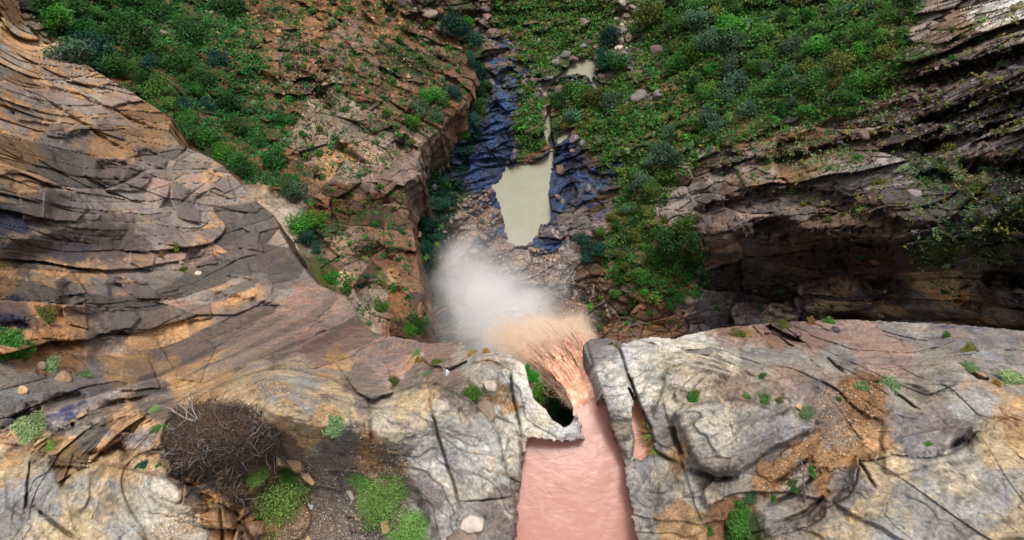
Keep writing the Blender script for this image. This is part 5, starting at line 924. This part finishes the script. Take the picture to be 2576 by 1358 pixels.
near_plant('cushion_bush', 'cushion', 'mid', 2380, 848, 26, 'small green bush on the right lip above the grey slab', 0, .7)
near_plant('herb', 'weed', 'olive', 1850, 842, 52, 'spreading yellow green shrub on the lip right of the waterfall', 2, .6, dz=.1)
near_plant('flowering_bush', 'weed', 'dry', 1880, 842, 26, 'yellow tuft right of the spreading shrub on the lip', 3, .6)
near_plant('flowering_bush', 'weed', 'dry', 2040, 812, 40, 'orange flowering tuft on the far lip below the cave', 1, .6)
near_plant('cushion_bush', 'cushion', 'mid', 2085, 812, 30, 'green tuft right of the orange flowers on the far lip', 1, .6)
near_plant('cushion_bush', 'cushion', 'olive', 1970, 824, 40, 'low olive mat on the far lip', 2, .5)
near_plant('grass_clump', 'cushion', 'mid', 1850, 1325, 74, 'big dark green grass clump at the bottom right of the river', 2, .8)
near_plant('grass_clump', 'cushion', 'mid', 1862, 1285, 50, 'upper dark green grass clump bottom right of the river', 1, .8)
near_plant('cushion_bush', 'cushion', 'grey', 1885, 1248, 40, 'grey green twiggy bush above the grass clumps', 3, .8)
near_plant('herb', 'weed', 'bright', 1783, 1332, 26, 'small bright green herb left of the grass clumps', 3)
near_plant('grass_patch', 'weed', 'mid', 2040, 1185, 34, 'thin grass strip in the right rock groove', 1, .5)
near_plant('grass_patch', 'weed', 'mid', 1995, 1222, 34, 'thin grass strip in the left rock groove', 2, .5)
near_plant('herb', 'weed', 'mid', 1945, 1252, 24, 'small herb at the end of the rock groove', 0)
near_plant('herb', 'weed', 'olive', 1550, 872, 24, 'small olive herb on top of the white pillar', 1)
near_plant('herb', 'weed', 'olive', 1535, 866, 20, 'yellowish herb left on top of the white pillar', 2)
near_plant('cushion_bush', 'cushion', 'mid', 2335, 1118, 18, 'small dark plant in the right crevice', 0, .5)

# dead brush heap: hundreds of tangled twigs, plus the big bleached branch lying on it
def brush(name, poly, n, L0, L1, r0, mat, label, seed, zmax, cat, group=None, kind=None):
    r = np.random.RandomState(seed); P = np.array(poly); paths = []; c = 0
    while c < n:
        q = r.uniform(P.min(0), P.max(0))
        if not in_poly(q[:1], q[1:], poly)[0]: continue
        g = ground(q[0], q[1], (near,)); c += 1
        if g is None: continue
        a = r.uniform(0, 6.28); L = r.uniform(L0, L1); pts = wander(g[0]+Vector((0, 0, r.uniform(0, zmax)*np.clip(.75+1.3*float(fbm(np.float32(q[0]/70), np.float32(q[1]/70), np.float32(5), 1, 2)), .05, 2))), (math.cos(a), math.sin(a), r.uniform(-.15, .45)), L, 4, .28, r); paths.append((pts, r0*r.uniform(.5, 1.5), r0*.25))
    V, Q = tubes_np(paths, 3); c0 = V.mean(0); c0[2] = V[:, 2].min(); o = link(name, mesh_np(name, V-c0, Q, mat)); o.location = c0; return setp(o, label, cat, group, kind)
HEAP = [(425,1045),(480,1008),(540,1005),(600,1015),(650,1040),(712,1085),(722,1140),(690,1165),(615,1165),(600,1200),(640,1290),(590,1270),(540,1220),(440,1195),(405,1150),(430,1110)]
heap = bpy.data.objects.new('brush_heap', None); COL.objects.link(heap); g0 = ground(560, 1110)[0]; heap.location = g0
setp(heap, 'dark heap of dead twigs and litter in the hollow at lower left', 'brush heap')
bpy.context.view_layer.update()
for args in (('twigs', HEAP, 2300, .1, .42, .008, DARKTWIG, None, 1, .13), ('twigs', HEAP, 260, .15, .45, .007, DEAD, None, 2, .16), ('litter', [(p[0]*.9+56, p[1]*.9+111) for p in HEAP], 2200, .06, .2, .007, plain_mat('litter', (.17, .10, .055), .9, 14, .6), None, 3, .2)):
    o = brush(*args, cat=None); o['kind'] = 'stuff'; o.parent = heap; o.matrix_parent_inverse = heap.matrix_world.inverted()
def branch_thing(name, paths3, mat, label, cat, group=None, sides=6, parts=None):
    e = None; allv = []
    V, Q = tubes_np(paths3, sides); c0 = np.array(paths3[0][0][0]); o = link(name, mesh_np(name, V-c0, Q, mat, smooth=True)); o.location = c0; return setp(o, label, cat, group)
def gp(px, py, h): g = ground(px, py, (near,)); return np.array(g[0])+np.array([0, 0, h])
r_ = np.random.RandomState(4)
main = [gp(466,1052,.45)]; main = [np.array(unproj(px, py, -.55+h)[:2]+(-.55+h,)) for px, py, h in ((470,1054,.3),(500,1062,.36),(530,1078,.38),(560,1092,.36),(580,1100,.3),(596,1118,.25),(625,1128,.2))]
paths = [(main, .035, .012)]
for i0, tgt in ((0,(430,1030)),(0,(452,1082)),(0,(470,1012)),(1,(476,1004)),(0,(425,1092)),(1,(500,1100)),(2,(535,1020)),(3,(575,1030)),(4,(612,1080)),(4,(620,1095)),(5,(600,1140)),(5,(640,1120)),(3,(540,1120)),(1,(448,1010)),(2,(512,1040))):
    st = main[i0]; en = np.array(unproj(tgt[0], tgt[1], -.45)[:2]+(-.45+r_.uniform(-.1, .25),)); mid = (st+en)/2+r_.normal(size=3)*.05; paths.append(([st, st*.6+mid*.4, mid, mid*.4+en*.6+r_.normal(size=3)*.02, en], .016, .005))
    for q in range(2): e2 = en+r_.normal(size=3)*.16; paths.append(([mid, (mid+e2)/2+r_.normal(size=3)*.03, e2], .008, .003))
branch_thing('dead_branch', paths, DEAD, 'long bleached forked branch lying across the dead brush heap', 'dead branch')
# snag on the right plateau
def z2(px, py, z): x, y, _ = unproj(px, py, z); return np.array([x, y, z])
sn = [([z2(2022,1262,.1), z2(2023,1235,.35), z2(2020,1205,.5), z2(2022,1180,.6), z2(2014,1160,.65), z2(2010,1145,.7)], .028, .012), ([z2(2022,1180,.6), z2(2032,1168,.65), z2(2036,1160,.7)], .012, .004), ([z2(2023,1222,.4), z2(2048,1220,.4), z2(2062,1226,.35)], .007, .003), ([z2(2021,1192,.55), z2(2012,1172,.7), z2(2006,1162,.8)], .012, .004), ([z2(2022,1262,.1), z2(2030,1274,.0), z2(2026,1290,-.1)], .012, .006)]
branch_thing('dead_snag', sn, plain_mat('grey_wood', (.16, .14, .14), .8, 20, .4), 'grey bare dead trunk standing between the rock grooves at bottom right', 'dead snag')
sn = [([z2(1122,985,-1.3), z2(1122,965,-1), z2(1121,945,-.75), z2(1116,930,-.6), z2(1108,912,-.45)], .02, .007), ([z2(1122,965,-1), z2(1107,952,-.9), z2(1095,960,-.9)], .008, .003), ([z2(1116,930,-.6), z2(1122,915,-.5), z2(1127,905,-.45)], .009, .004), ([z2(1085,982,-1.3), z2(1060,978,-1.2), z2(1040,972,-1.1)], .016, .006), ([z2(1110,984,-1.3), z2(1085,970,-1.1), z2(1070,978,-1.1)], .01, .004), ([z2(1100,984,-1.3), z2(1072,962,-1), z2(1070,950,-.9)], .008, .003), ([z2(1124,950,-.9), z2(1134,955,-.9), z2(1133,985,-1.3)], .012, .006)]
WHITEW = plain_mat('white_wood', (.52, .46, .40), .8, 20, .3); branch_thing('dead_snag', sn, WHITEW, 'pale bare twiggy snag on the rock lip above the cracked slab', 'dead snag')
# white rag caught on the snag
def rag(px, py, z, w_, h_, label, seed, folds=3):
    c = z2(px, py, z); n = 14; X, Y = np.meshgrid(np.linspace(-.5, .5, n), np.linspace(-.5, .5, n*2)); wav = .05*np.sin(X*folds*1.6+Y*3+seed)+.04*fbm(X*2+seed, Y*2, X*0, 1, 3)*2
    nar = (1-.45*sstep(0, .5, -Y)); P = np.stack([X*w_*nar+.02*np.sin(Y*6), Y*h_, wav*1.2+.12*w_*np.sin(Y*5)+.02], -1).reshape(-1, 3); idx = np.arange(X.size).reshape(X.shape); Q = np.stack([idx[:-1, :-1], idx[:-1, 1:], idx[1:, 1:], idx[1:, :-1]], -1).reshape(-1, 4)
    P2 = P-np.array([0, 0, .006]); me = mesh_np('rag', np.concatenate([P, P2]), np.concatenate([Q, Q[:, ::-1]+len(P)]), RAGM, smooth=True); o = link('plastic_rag', me); o.location = c; return setp(o, label, 'rag')
RAGM = plain_mat('rag_cloth', (.66, .68, .74), .6, 9, .25)
rag(1123, 945, -.78, .09, .30, 'white rag with a dark fold caught on the pale snag', 1); rag(784, 1275, gp(784, 1275, .03)[2], .16, .1, 'crumpled white scrap on the gravel right of the biggest bush', 2)
rag(1651, 1087, -.25, .09, .1, 'small white scrap wedged beside the spiky grass right of the river', 3); rag(2437, 935, gp(2437, 935, .05)[2], .12, .1, 'small white scrap in the crack near the right edge', 5)
# spiky grass tussock right of the river
def tussock(px, py, z, R, n, label, seed):
    r = np.random.RandomState(seed); e = bpy.data.objects.new('spiky_grass', None); COL.objects.link(e); e.location = z2(px, py, z); setp(e, label, 'grass tussock')
    for part, m, cnt in (('blades', LEAF['lime'], n), ('dry_blades', LEAF['dry'], n)):
        V, Q = [], []
        for k in range(cnt):
            a = r.uniform(0, 6.28) if part == 'blades' else r.uniform(1.2, 5.4); L = R*r.uniform(.5, 1.1); el = r.uniform(.2, 1.1); d = np.array([math.cos(a)*math.cos(el), math.sin(a)*math.cos(el), math.sin(el)]); p = np.array([r.normal()*.05, r.normal()*.05, 0.]); b = len(V); sd = np.array([-math.sin(a), math.cos(a), 0])
            for i in range(6): t = i/5; w__ = .013*(1-t)+.002; c = p+d*L*t-np.array([0, 0, .5*L*t*t]); V += [c-sd*w__, c+sd*w__]
            Q += [(b+2*i, b+2*i+1, b+2*i+3, b+2*i+2) for i in range(5)]
        link(part, mesh_np(part, np.array(V), np.array(Q), m, np.ones((len(V), 3))), e)
tussock(1652, 1090, -.25, .5, 90, 'spiky yellow green grass tussock at the end of the side channel', 1)
tussock(1650, 1135, -.2, .22, 30, 'smaller dry tussock below the spiky grass by the side channel', 2)
# plants growing in the pothole under the lip, on a ledge of the undercut
def ledge(pts, z, thick, name, label, seed):
    P = np.array(pts, float); x, y, _ = unproj(P[:, 0], P[:, 1], z); c = np.array([x.mean(), y.mean()]); n = 60; V = []
    ring = []
    for i in range(len(P)):
        for q in range(6): t = q/6; ring.append((x[i]*(1-t)+x[(i+1) % len(P)]*t, y[i]*(1-t)+y[(i+1) % len(P)]*t))
    L = len(ring)
    lv = ((0, .05), (.3, .05), (.6, .03), (.85, 0), (1, -.12), (1.04, -.5), (.9, -1), (.8, -2.2))
    for s_, dz in lv:
        for X, Y in ring: X = c[0]+(X-c[0])*s_; Y = c[1]+(Y-c[1])*s_; nn = float(fbm(np.float32(X), np.float32(Y), np.float32(dz*2+seed), 1.4, 3)); V.append((X+nn*.25*(dz < 0), Y+nn*.25*(dz < 0), z+dz*thick+nn*.3))
    Q = np.array([(r*L+i, r*L+(i+1) % L, (r+1)*L+(i+1) % L, (r+1)*L+i) for r in range(len(lv)-1) for i in range(L)])[:, ::-1]; V = np.array(V); C = np.array(PAL['B'])*np.clip(1+fbm(V[:, 0], V[:, 1], V[:, 2], 2, 3), .5, 1.6)[:, None]
    return setp(link(name, mesh_np(name, V, Q, M_NEAR, C, np.zeros(len(V)))), label, kind='structure')
ledge([(1300,900),(1350,925),(1385,960),(1400,1010),(1440,1060),(1470,1120),(1300,1140),(1240,1000)], -4.2, 1.6, 'cliff_ledge', None, 2)
for px, py, s, m, z, lb in ((1340,945,44,'bright',-2.2,'bright green bush against the inner left wall of the pothole'),(1362,985,76,'lime',-3.0,'biggest light green bush filling the pothole beside the waterfall'),(1345,1000,50,'bright',-2.8,'green bush low on the left wall of the pothole'),(1400,1010,40,'mid',-3.4,'mid green bush at the dark side of the pothole'),(1395,1040,50,'deep',-3.7,'dark bush at the shaded bottom of the pothole'),(1425,1045,44,'deep',-3.8,'darkest bush at the lower right of the pothole'),(1326,925,22,'bright',-1.2,'small leafy sprig at the top of the pothole')):
    p = z2(px, py, z); d = np.linalg.norm(p-np.array([0, 0, CAMZ])); r = s/2/F*d; e = bpy.data.objects.new('pothole_bush', None); COL.objects.link(e); e.location = p-np.array([0, 0, r*.5]); e.scale = (r, r, r*1.2); e.rotation_euler = (0, 0, rnd(0, 6)); a, b = proto('cushion', m, rng.randint(4)); link('foliage', a, e); link('stems', b, e); setp(e, lb, 'bush', 'bushes in the pothole')
print('near things', round(time.time()-T0, 1))

# ------------------------------------------------------------------ waterfall
def fall_mat(name, c1, c2, rough=.35):
    m, nt, B, N, L = new_mat(name); at = N.new('ShaderNodeAttribute'); at.attribute_name = 'Col'; geo = N.new('ShaderNodeNewGeometry'); n = N.new('ShaderNodeTexNoise'); n.inputs['Scale'].default_value = 9; n.inputs['Detail'].default_value = 5; L.new(geo.outputs['Position'], n.inputs['Vector'])
    cr = N.new('ShaderNodeValToRGB'); cr.color_ramp.elements[0].position = .38; cr.color_ramp.elements[1].position = .64; cr.color_ramp.elements[0].color = (*c1, 1); cr.color_ramp.elements[1].color = (*c2, 1); L.new(n.outputs[0], cr.inputs[0])
    mu = N.new('ShaderNodeVectorMath'); mu.operation = 'MULTIPLY'; L.new(cr.outputs[0], mu.inputs[0]); L.new(at.outputs['Color'], mu.inputs[1]); L.new(mu.outputs[0], B.inputs['Base Color']); B.inputs['Roughness'].default_value = rough
    bp = N.new('ShaderNodeBump'); bp.inputs['Strength'].default_value = .5; bp.inputs['Distance'].default_value = .05; L.new(n.outputs[0], bp.inputs['Height']); L.new(bp.outputs[0], B.inputs['Normal'])
    return m
M_FALL = fall_mat('falling_water', (.56, .28, .17), (.80, .54, .40)); M_DROP = fall_mat('spray_drops', (.72, .46, .32), (.80, .62, .50), .5)
LA, LB = z2(1449, 1038, -.62), z2(1517, 990, -.62)
def traj(u, t, j=(0, 0, 0)):
    """point of the falling sheet: u across the lip, t seconds after leaving it"""
    st = LA*(1-u)+LB*u; endL, endR = z2(1272, 868, -10.), z2(1446, 842, -10.); T_ = 1.42; en = endL*(1-u)+endR*u; v = (en-st)/T_
    q = t*(.4+.6*(t/T_)**1.5); p = st+np.array([v[0]*q, v[1]*q, 0])+np.array([j[0], j[1], 0])*t; p[2] = st[2]+.25*t*0-.5*9.4*t*t*.98+j[2]*t; return p
wf = bpy.data.objects.new('waterfall', None); COL.objects.link(wf); wf.location = (LA+LB)/2; setp(wf, 'brown muddy waterfall pouring off the lip and breaking up into spray', 'waterfall'); W0 = np.array(wf.location)
r_ = np.random.RandomState(9)
# broken sheets
def sheet(nu, nt_, t1, amp, hole, seed, jz):
    U, Tt = np.meshgrid(np.linspace(-.02, 1.02, nu), np.linspace(0, 1, nt_)**.8*t1); P = np.zeros(U.shape+(3,))
    st = LA*(1-U[..., None])+LB*U[..., None]; en = z2(1272, 868, -10.)*(1-U[..., None])+z2(1446, 842, -10.)*U[..., None]; v = (en-st)/1.42; P = st+v*np.array([1, 1, 0])*(Tt*(.4+.6*(Tt/1.42)**1.5))[..., None]; P[..., 2] = -.66-.5*9.2*Tt**2+jz*Tt
    rid = fbm(U*14+seed, Tt*.9, U*0, 1, 5, .65, True); wob = fbm(U*5, Tt*4+seed, U*0, 1, 5, .6); P[..., 2] += (rid*.7+wob*.5)*amp*Tt; P[..., 1] += rid*amp*.6*Tt; P[..., 0] += wob*amp*.8*Tt
    H = fbm(U*20+seed+.4*wob, Tt*1.6, U*0+3, 1, 5, .68); keep = H > -.95+hole*Tt/t1*1.3+.0; idx = np.arange(U.size).reshape(U.shape); q = keep[:-1, :-1] & keep[1:, 1:]
    Q = np.stack([idx[:-1, :-1], idx[:-1, 1:], idx[1:, 1:], idx[1:, :-1]], -1)[q]; C = np.clip(.82+.5*rid+.3*Tt, .35, 1.5)[..., None]*np.ones(3); return P.reshape(-1, 3), Q, C.reshape(-1, 3)
for k, (t1, amp, hole, jz) in enumerate(((1.25, .15, .75, .1), (1.36, .22, 1.0, .6), (1.45, .28, 1.15, -.4), (1.5, .3, 1.25, 1.1))):
    V, Q, C = sheet(260, 260, t1, amp, hole, k*7.3, jz); link('water_sheet', mesh_np('water_sheet', V-W0, Q, M_FALL, C, smooth=True), wf)
# ropes of water
V_, Q_, C_, base = [], [], [], 0
for k in range(1100):
    u = r_.uniform(-.02, 1.02); j = (r_.normal()*.16, r_.normal()*.22, r_.normal()*.5); t0 = r_.uniform(0, 1.05)**1.05; ln = r_.uniform(.08, .34); n = 6; rad = r_.uniform(.002, .007)*(1+2.2*t0); off = r_.normal(size=3)*np.array([.03, .03, .05])*(1+2*t0); pts = [traj(u+.012*math.sin(i*1.7+k), t0+ln*i/n, j)+off for i in range(n+1)]
    V, Q = tubes_np([(pts, rad, rad*.4)], 4);  V_.append(V); Q_.append(Q+base); base += len(V); C_.append(np.full((len(V), 3), r_.uniform(.65, 1.35)))
o = link('water_ropes', mesh_np('water_ropes', np.concatenate(V_)-W0, np.concatenate(Q_), M_FALL, np.concatenate(C_)), wf); o['kind'] = 'stuff'
# drops
n = 46000; u = r_.uniform(-.05, 1.05, n); t = r_.uniform(.02, 1, n)**.75*1.75; sp_ = (t/1.4)**1.1; st = LA*(1-u[:, None])+LB*u[:, None]; en = z2(1272, 868, -10.)*(1-u[:, None])+z2(1446, 842, -10.)*u[:, None]
P = st+(en-st)/1.42*np.array([1, 1, 0])*(t*(.4+.6*(t/1.42)**1.5))[:, None]; P[:, 2] = -.62-.5*9.2*t*t; P += r_.normal(size=(n, 3))*np.array([.30, .38, .7])*sp_[:, None]; s = r_.uniform(.003, .012, n)*(1+.6*t)
oc = np.array([(1,0,0),(-1,0,0),(0,1,0),(0,-1,0),(0,0,1),(0,0,-1)], float); V = (P[:, None]+oc[None]*s[:, None, None]*np.array([1, 1, 1.8])*r_.uniform(.6, 1.4, (n, 1, 3))).reshape(-1, 3)
Tq = np.array([(0,2,4),(2,1,4),(1,3,4),(3,0,4),(2,0,5),(1,2,5),(3,1,5),(0,3,5)]); Q = (Tq[None]+6*np.arange(n)[:, None, None]).reshape(-1, 3)
o = link('drops', mesh_np('drops', V-W0, Q, M_DROP, np.repeat(r_.uniform(.8, 1.3, (n, 1))*np.ones(3), 6, 0)), wf); o['kind'] = 'stuff'

# ------------------------------------------------------------------ spray: one volume grid filled by a density field
BL = [(1318,820,-16,1.7,.40),(1290,795,-20,2.1,.42),(1335,785,-21,1.4,.35),(1252,768,-26,2.6,.38),(1222,742,-32,3.1,.32),(1190,712,-39,3.4,.28),(1168,680,-46,2.9,.2),
      (1160,645,-50,2.6,.10),(1180,610,-54,2.4,.05),(1205,800,-28,3.2,.15),(1240,845,-21,2.5,.14),(1275,865,-16,1.5,.12),(1180,840,-26,2.4,.06),(1155,750,-38,3.0,.10),(1385,745,-62,3.6,.08),(1340,770,-58,3.6,.05),(1230,690,-56,6,.03),(1400,700,-62,3,.03),(1230,620,-64,7,.012)]
BLT = [(.1,1.5,.9,.22),(.5,1.5,.9,.22),(.9,1.45,.6,.16),(.1,1.7,1.2,.34),(.45,1.75,1.2,.34),(.8,1.62,.8,.2)]
BLN = [(u, t, .10+.34*t*t, 2.2-.9*t) for t in (.2,.35,.55,.75,.95,1.12,1.28,1.42) for u in (.08,.36,.64,.92)]
def spray(blobs, res, wsc, label, colz, nscale, dens=1.):
    ng = bpy.data.node_groups.new('spray_field', 'GeometryNodeTree'); ng.interface.new_socket('Geometry', in_out='OUTPUT', socket_type='NodeSocketGeometry'); N, L = ng.nodes, ng.links
    out = N.new('NodeGroupOutput'); pos = N.new('GeometryNodeInputPosition'); vc = N.new('GeometryNodeVolumeCube')
    nz = N.new('ShaderNodeTexNoise'); nz.inputs['Scale'].default_value = wsc; nz.inputs['Detail'].default_value = 5; nz.inputs['Roughness'].default_value = .6; L.new(pos.outputs[0], nz.inputs['Vector'])
    wv = N.new('ShaderNodeVectorMath'); wv.operation = 'SUBTRACT'; wv.inputs[1].default_value = (.5, .5, .5); L.new(nz.outputs['Color'], wv.inputs[0])
    acc = None; lo = [1e9]*3; hi = [-1e9]*3
    for c, r, a in blobs:
        for i in range(3): lo[i] = min(lo[i], c[i]-2.1*r); hi[i] = max(hi[i], c[i]+2.1*r)
        sc = N.new('ShaderNodeVectorMath'); sc.operation = 'MULTIPLY_ADD'; L.new(wv.outputs[0], sc.inputs[0]); sc.inputs[1].default_value = (r*2.6,)*3; L.new(pos.outputs[0], sc.inputs[2])
        d = N.new('ShaderNodeVectorMath'); d.operation = 'DISTANCE'; L.new(sc.outputs[0], d.inputs[0]); d.inputs[1].default_value = tuple(float(v) for v in c)
        m = N.new('ShaderNodeMapRange'); m.interpolation_type = 'SMOOTHERSTEP'; m.inputs[1].default_value = r*2.0; m.inputs[2].default_value = r*.05; m.inputs[3].default_value = 0; m.inputs[4].default_value = a*1.15; L.new(d.outputs['Value'], m.inputs[0])
        if acc is None: acc = m.outputs[0]
        else: ad = N.new('ShaderNodeMath'); ad.operation = 'ADD'; L.new(acc, ad.inputs[0]); L.new(m.outputs[0], ad.inputs[1]); acc = ad.outputs[0]
    n2 = N.new('ShaderNodeTexNoise'); n2.inputs['Scale'].default_value = nscale; n2.inputs['Detail'].default_value = 5; n2.inputs['Roughness'].default_value = .6; L.new(pos.outputs[0], n2.inputs['Vector']); mr = N.new('ShaderNodeMapRange'); mr.inputs[1].default_value = .35; mr.inputs[2].default_value = .62; mr.inputs[3].default_value = .1; mr.inputs[4].default_value = 1.35; L.new(n2.outputs[0], mr.inputs[0])
    mu = N.new('ShaderNodeMath'); mu.operation = 'MULTIPLY'; L.new(acc, mu.inputs[0]); L.new(mr.outputs[0], mu.inputs[1]); L.new(mu.outputs[0], vc.inputs['Density'])
    lo[2] = max(lo[2], -76)
    vc.inputs['Min'].default_value = lo; vc.inputs['Max'].default_value = hi; 
    for q_ in 'XYZ': vc.inputs['Resolution '+q_].default_value = res
    m = bpy.data.materials.new('spray'); m.use_nodes = True; t = m.node_tree; t.nodes.clear(); o = t.nodes.new('ShaderNodeOutputMaterial'); v = t.nodes.new('ShaderNodeVolumePrincipled'); v.inputs['Color'].default_value = (.98, .95, .955, 1); v.inputs['Density'].default_value = dens; v.inputs['Anisotropy'].default_value = -.2
    g = t.nodes.new('ShaderNodeNewGeometry'); sx = t.nodes.new('ShaderNodeSeparateXYZ'); t.links.new(g.outputs['Position'], sx.inputs[0]); cr = t.nodes.new('ShaderNodeMapRange'); cr.inputs[1].default_value = colz[0]; cr.inputs[2].default_value = colz[1]; t.links.new(sx.outputs['Z'], cr.inputs[0])
    mx = t.nodes.new('ShaderNodeMix'); mx.data_type = 'RGBA'; mx.inputs[6].default_value = (.995, .985, .985, 1); mx.inputs[7].default_value = (.985, .84, .68, 1); t.links.new(cr.outputs[0], mx.inputs[0]); t.links.new(mx.outputs[2], v.inputs['Color'])
    t.links.new(v.outputs[0], o.inputs['Volume'])
    sm = N.new('GeometryNodeSetMaterial'); sm.inputs['Material'].default_value = m; L.new(vc.outputs[0], sm.inputs['Geometry']); L.new(sm.outputs[0], out.inputs[0])
    me = bpy.data.meshes.new('spray_cloud'); ob = link('spray_cloud', me); me.materials.append(m); md = ob.modifiers.new('field', 'NODES'); md.node_group = ng; setp(ob, label, None, None, 'stuff')
spray([(z2(px, py, z), r, a) for px, py, z, r, a in [(x_, y_, z_, r_q*.86, a_) for x_, y_, z_, r_q, a_ in BL]]+[(traj(u, t), r, a) for u, t, r, a in BLT], 135, .17, 'white spray cloud drifting off the waterfall into the gorge', (-14.5, -9), .5, .58)
spray([(traj(u, t), r, a) for u, t, r, a in BLN], 110, .9, 'tan mist around the falling water just below the lip', (-22, -11), 3.0, 1.5)
finish_labels()
print('done', round(time.time()-T0, 1))
